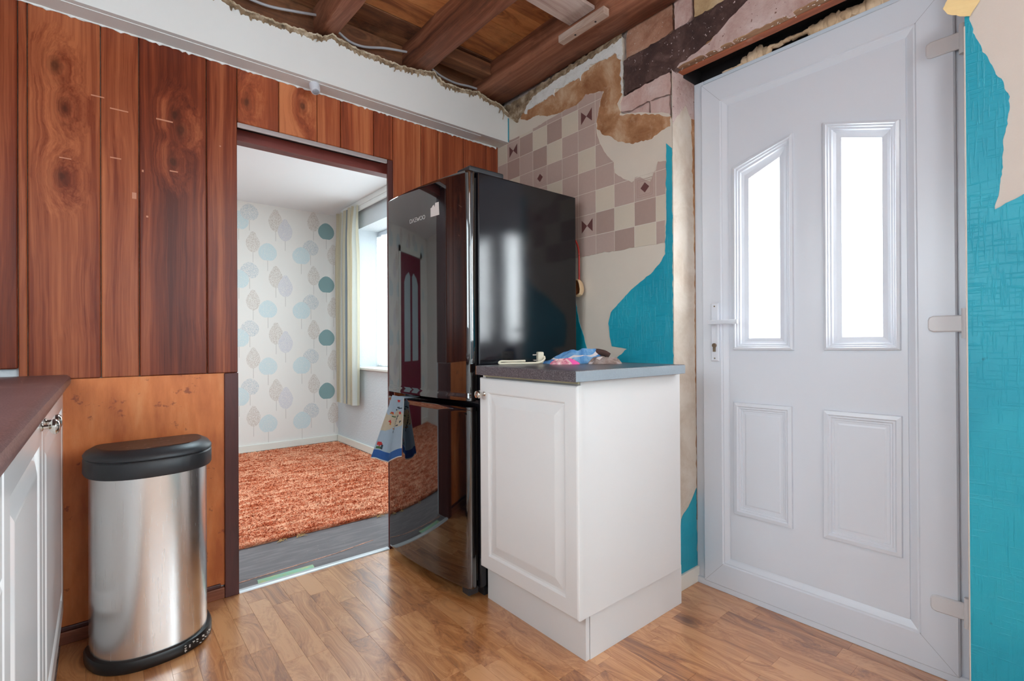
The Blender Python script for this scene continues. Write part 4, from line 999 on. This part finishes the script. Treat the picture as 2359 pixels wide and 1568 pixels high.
# ---- sensor under the bulkhead
sn = tag(empty('motion_sensor', (.700, 2.135, 2.08)), 'small white round alarm sensor fixed under the white bulkhead', 'sensor')
ax = (.05, -.38, -.92); b0 = (.700, 2.138, 2.0795)
part('sensor_body', lathe(BM(), [(.0205, 0), (.0205, .016), (.0190, .034), (.0170, .040)], b0, ax, 24), plain('white_sensor_plastic', (214, 216, 224), .4, var=.01), sn, True)
c1 = Vector(b0)+Vector(ax).normalized()*.0385
part('sensor_lens', lathe(BM(), [(.0145, 0), (.012, .004), (.006, .006)], c1, ax, 16), plain('grey_lens', (150, 152, 160), .25, var=.2, vs=200), sn, True)

# ---- cables in the ceiling void
def cable(pts, label): return tag(mk('cable', tube(BM(), smoothpath(pts, 7), .0055, 8), 'cable', smooth=True), label, 'cable', None)
cable([(.335, 2.165, 2.36), (.42, 2.16, 2.350), (.52, 2.155, 2.345), (.62, 2.15, 2.362), (.713, 2.15, 2.385)], 'grey cable in the ceiling void left of the narrow joist')
cable([(.797, 2.14, 2.348), (.86, 2.15, 2.328), (.93, 2.155, 2.333), (1.03, 2.15, 2.362), (1.141, 2.14, 2.380)], 'grey cable sagging in the ceiling void between the two joists')
cable([(1.252, 2.13, 2.345), (1.33, 2.14, 2.328), (1.42, 2.15, 2.328), (1.50, 2.15, 2.338), (1.554, 2.15, 2.342)], 'grey cable in the ceiling void beside the wall beam')

# ---- ladle hanging behind the fridge
ld_ = tag(empty('wooden_ladle', (1.70, 1.555, 1.25)), 'small wooden ladle with thin red handle hanging beside the fridge', 'ladle')
pts = smoothpath([(1.70, 1.622, 1.50), (1.703, 1.597, 1.478), (1.706, 1.573, 1.440), (1.707, 1.563, 1.40), (1.706, 1.561, 1.34), (1.704, 1.559, 1.27)], 6)
part('handle', tube(BM(), pts, .0042, 8), 'red', ld_, True)
bo = [(-.020, -.042), (-.024, -.02), (-.018, .006), (-.010, .024), (.002, .030), (.014, .022), (.021, .004), (.023, -.022), (.018, -.044), (.0, -.050)]
cx_, cz_ = 1.562, 1.244
bm = BM()
lay = [(1.690, 1.0), (1.688, .86), (1.708, .62)]
bm2 = BM()
def loopy(bm, sc_, x_): return [bm.verts.new((x_, cx_+a*sc_, cz_+b*sc_)) for a, b in bo]
r0 = loopy(bm, 1.0, 1.688); r1 = loopy(bm, 1.06, 1.704); r2 = loopy(bm, .70, 1.722); i0 = loopy(bm, .86, 1.688)
for a, b in ((i0, r0), (r0, r1), (r1, r2)):
    for k in range(len(bo)): bm.faces.new((a[k], a[(k+1) % len(bo)], b[(k+1) % len(bo)], b[k]))
bm.faces.new(r2); part('bowl', fin(bm), 'ladle_out', ld_, True)
j0 = loopy(bm2, .855, 1.6885); j1 = loopy(bm2, .55, 1.712)
for k in range(len(bo)): bm2.faces.new((j0[k], j0[(k+1) % len(bo)], j1[(k+1) % len(bo)], j1[k]))
bm2.faces.new(j1); part('bowl_hollow', fin(bm2), 'ladle_in', ld_, True)

# ---- tea towel shut in the fridge door
tw = tag(empty('tea_towel', (1.0, 2.06, .62)), 'printed blue and sand tea towel hanging from between the fridge doors', 'towel')
NU, NV = 30, 56
TL, TRr, BL_, BR_ = Vector((1.012, 2.050, .752)), Vector((1.022, 1.958, .749)), Vector((.958, 2.142, .463)), Vector((.990, 1.930, .497))
bm = BM(); G = []
for j in range(NV+1):
    v = j/NV; row = []
    for i in range(NU+1):
        u = i/NU
        p = TL.lerp(TRr, u).lerp(BL_.lerp(BR_, u), v)
        f = math.sin(u*PI*3.1+.6)*.011*v+math.sin(u*PI*6+v*2)*.004*v
        p.x += -f*.9-.004; p.z += -.018*math.sin(u*PI)*v+.006*math.sin(u*9)*v
        row.append(bm.verts.new(p))
    G.append(row)
def tcol(u, v):
    if v > .985: return 3
    if v > .865: return 0
    if v > .850: return 2
    if u > .955: return 3
    if .26+.05*math.sin(u*7) < v < .545-.10*u+.03*math.sin(u*9):
        return 2
    return 1
dots = [(.62, .07, .12, .020, 4), (.30, .27, .09, .02, 5), (.34, .255, .06, .014, 4), (.82, .26, .06, .02, 4), (.30, .40, .07, .018, 4), (.34, .43, .05, .012, 5), (.55, .49, .08, .014, 5), (.14, .76, .08, .035, 4), (.15, .82, .09, .025, 6), (.23, .80, .04, .04, 7), (.55, .20, .14, .006, 7), (.66, .17, .10, .006, 7), (.80, .19, .10, .005, 7), (.45, .31, .12, .006, 6), (.86, .41, .05, .01, 7), (.20, .52, .1, .006, 7), (.75, .46, .16, .005, 7)]
for j in range(NV):
    for i in range(NU):
        u, v = (i+.5)/NU, (j+.5)/NV; m = tcol(u, v)
        for du, dv, ru, rv, mm in dots:
            if abs((u-du)/ru)**2+abs((v-dv)/rv)**2 < 1: m = mm
        if abs(u-(.80-(v-.25)*1.0)) < .022 and .28 < v < .56: m = 7
        bm.faces.new((G[j][i], G[j][i+1], G[j+1][i+1], G[j+1][i])).material_index = m
bmesh.ops.solidify(bm, geom=bm.faces[:], thickness=.0014)
part('towel_cloth', bm, ['t_blue', 't_light', 't_tan', 't_white', 't_red', 't_ochre', 't_green', 't_dark'], tw, True)
bm = BM(); prism(bm, [(1.014, 2.046), (1.024, 1.962), (1.10, 1.97), (1.09, 2.04)], 'z', .7435, .7455); part('clamped_top', bm, 't_light', tw)

# ---- plug with cream flex, and crumpled cloths on the worktop
pg = tag(empty('power_plug', (1.29, 1.43, .9)), 'cream three-pin plug and folded flex lying on the slate worktop', 'plug')
zt = .9006
bm = BM(); box(bm, -.012, .012, -.024, .024, 0, .046, bev=.006, seg=3)
for v in bm.verts: v.co = Matrix.Rotation(math.radians(-34), 4, 'Z') @ v.co + Vector((1.343, 1.440, zt))
part('plug_body', bm, 'flex', pg, True)
bm = BM()
for dy, dz, l in ((.0, .034, .018), (-.011, .013, .016), (.011, .013, .016)):
    b_ = BM(); box(b_, -.012-l, -.012, dy-.0035, dy+.0035, dz-.0022, dz+.0022, bev=.0006, seg=1)
    for v in b_.verts: v.co = Matrix.Rotation(math.radians(-34), 4, 'Z') @ v.co + Vector((1.343, 1.440, zt))
    me_ = bpy.data.meshes.new('t'); b_.to_mesh(me_); b_.free(); bm.from_mesh(me_); bpy.data.meshes.remove(me_)
part('pin', bm, 'chrome', pg)
fp = smoothpath([(1.345, 1.418, .928), (1.332, 1.404, .918), (1.306, 1.402, .907), (1.262, 1.420, .9048), (1.20, 1.452, .9048), (1.165, 1.472, .9048), (1.173, 1.476, .9125), (1.21, 1.464, .9125), (1.27, 1.446, .9125)], 7)
part('flex', tube(BM(), fp, .0040, 8), 'flex', pg, True)
def crumple(name, cx, cy, rx, ry, hz, mats, label, seed, z0=.901, rot=0, fold=1.0, fn=None, group=None, tilt=0):
    bm = BM(); n1, n2 = 46, 18; rows = []
    for j in range(n2+1):
        t_ = j/n2; row = []
        for i in range(n1):
            a = 2*PI*i/n1; q = Vector((math.cos(a)*1.6, math.sin(a)*1.6, seed))
            rr_ = (1-t_)**.75*(1+.32*noise.noise(q)*fold)
            px, py = math.cos(a)*rr_*rx, math.sin(a)*rr_*ry
            z = hz*(t_**.55)*(1+.35*noise.noise(Vector((px*30, py*30, seed)))*fold)+.007*fold*math.sin(a*5+t_*7+seed)*math.sin(t_*PI)
            z *= 1+tilt*px/rx
            p = Matrix.Rotation(rot, 4, 'Z') @ Vector((px, py, max(z, 0)))
            row.append(bm.verts.new((cx+p.x, cy+p.y, z0+p.z)))
        rows.append(row)
    for j in range(n2):
        for i in range(n1):
            f = bm.faces.new((rows[j][i], rows[j][(i+1) % n1], rows[j+1][(i+1) % n1], rows[j+1][i]))
            f.material_index = fn(i/n1, j/n2) if fn else 0
    bm.faces.new(rows[0][::-1]); bm.faces.new(rows[-1])
    o = mk(name, fin(bm), mats, smooth=True)
    return tag(o, label, 'cloth', group)
crumple('crumpled_cloth', 1.349, 1.309, .060, .022, .022, ['pinkcloth', 'hotpink'], 'pink and white patterned cloth at the bottom of the heap on the worktop', 3, rot=-.6, fold=.55, fn=lambda u, v: 1 if .80 < u < .93 else 0)
crumple('crumpled_cloth', 1.472, 1.224, .062, .028, .026, ['greycloth', 'palecloth'], 'brown-grey cloth lying right of the blue cloth on the worktop', 11, rot=-.7, fold=1.0, fn=lambda u, v: 1 if .50 < u < .60 else 0)
crumple('draped_cloth', 1.428, 1.335, .118, .034, .054, ['bluecloth', 'palecloth'], 'blue patterned cloth draped over the top of the heap on the worktop', 7, rot=-.67, fold=.9, tilt=.50, fn=lambda u, v: 1 if .22 < v < .30 and .5 < u < .92 else 0)
bm = BM(); tube(bm, smoothpath([(1.490, 1.288, .944), (1.500, 1.272, .944), (1.512, 1.254, .940), (1.522, 1.238, .930)], 5), .0145, 12, r2=.011)
tag(mk('rolled_cloth', bm, 'darkcloth', smooth=True), 'dark brown rolled cloth at the right of the blue cloth on the heap', 'cloth')

# ---- next room: carpet, curtain, rail, net
cp = tag(mk('carpet', prism(BM(), [(-1.69, 2.655), (1.822, 2.668), (1.822, 4.923), (-1.69, 4.923)], 'z', .0005, .009), 'carpet'), 'rust orange shag carpet with cut edge in the next room', 'carpet')
rr = random.Random(3); vs_ = []; fs_ = []
def tuft(x, y, h, lean, w):
    a = rr.uniform(0, 2*PI); c_, s_ = math.cos(a)*w, math.sin(a)*w; b = len(vs_); l = rr.uniform(0, 2*PI); lx, ly = math.cos(l)*lean, math.sin(l)*lean
    vs_.extend([(x-c_, y-s_, .006), (x+c_, y+s_, .006), (x+lx+c_*.7, y+ly+s_*.7, .006+h), (x+lx-c_*.7, y+ly-s_*.7, .006+h)]); fs_.append((b, b+1, b+2, b+3))
for k in range(95000):
    x = rr.uniform(-1.0, 1.815) if k % 6 else rr.uniform(-1.68, -1.0); y = 2.66+(4.92-2.66)*rr.random()**1.25
    if y < 2.655+.0037*(x+1.69): continue
    cl = noise.noise(Vector((x*14, y*14, 0)))
    tuft(x, y, .007+.004*cl+rr.uniform(0, .004), rr.uniform(.006, .016), rr.uniform(.003, .0055))
for k in range(2600):
    x = rr.uniform(-.2, 1.2); y = 2.658+.0037*(x+1.69)+rr.uniform(-.006, .006); tuft(x, y, rr.uniform(.002, .014), rr.uniform(.002, .016), .002)
me = bpy.data.meshes.new('pile'); me.from_pydata(vs_, [], fs_); me.materials.append(M['carpet'])
pile = bpy.data.objects.new('pile', me); COL.objects.link(pile); pile.parent = cp; pile['kind'] = 'stuff'
for x_, y_ in ((.44, 2.645), (.70, 2.648), (.79, 2.652), (1.22, 2.655)):
    bm = BM()
    for k in range(6): tube(bm, [(x_+rr.uniform(-.01, .01), y_+.006, .006), (x_+rr.uniform(-.02, .02), y_-.008, .008), (x_+rr.uniform(-.03, .03), y_-.02, .003)], .0012, 5)
    mk('frayed_thread', bm, M['thread'], cp)
rl = tag(mk('curtain_rail', bx(1.790, 1.808, 2.42, 4.66, 2.176, 2.214, bev=.003), 'white_paint'), 'white curtain rail over the window in the next room', 'curtain rail')
mk('rail_batten', bx(1.7885, 1.839, 2.42, 4.72, 2.2145, 2.262, bev=.003), 'white_paint', rl)
bm = BM(); NU, NV = 110, 22; G = []
for j in range(NV+1):
    v = j/NV; z = 2.212-(2.212-.43)*v; row = []
    for i in range(NU+1):
        u = i/NU; sp = 1-.10*math.sin(min(v*4, 1)*PI)*(1 if v < .25 else 0)
        y = 4.47+(u-.5)*.44*sp; a = u*PI*9.5
        pinch = .55+.45*min(1, v*6)
        x = 1.758+math.sin(a)*.030*pinch+.006*math.sin(u*17+v*3)
        if v < .06: x += .004*math.sin(a*2)
        row.append(bm.verts.new((x, y+.014*math.cos(a)*pinch, z+.004*math.sin(u*40)*(v < .02))))
    G.append(row)
pat = [0, 2, 2, 3, 2, 2, 2, 0, 3, 2, 2, 1, 0, 2, 1, 1, 2, 0, 1, 1, 0, 3]
for j in range(NV):
    for i in range(NU): bm.faces.new((G[j][i], G[j][i+1], G[j+1][i+1], G[j+1][i])).material_index = pat[int(i/NU*22) % 22]
bmesh.ops.solidify(bm, geom=bm.faces[:], thickness=.002)
tag(mk('curtain', fin(bm), ['c_cream', 'c_blue', 'c_white', 'c_beige'], smooth=True), 'cream and slate-blue striped curtain drawn back beside the next room window', 'curtain')
bm = BM(); NU, NV = 90, 6; G = []
for j in range(NV+1):
    v = j/NV; z = 1.98-(1.98-.775)*v; G.append([bm.verts.new((2.012+.010*math.sin(i*.9)+.004*math.sin(i*.37), 2.97+1.43*i/NU, z)) for i in range(NU+1)])
for j in range(NV):
    for i in range(NU): bm.faces.new((G[j][i], G[j][i+1], G[j+1][i+1], G[j+1][i]))
tag(mk('net_curtain', bm, 'net', smooth=True), 'white lace net curtain hanging in the window recess', 'net curtain')
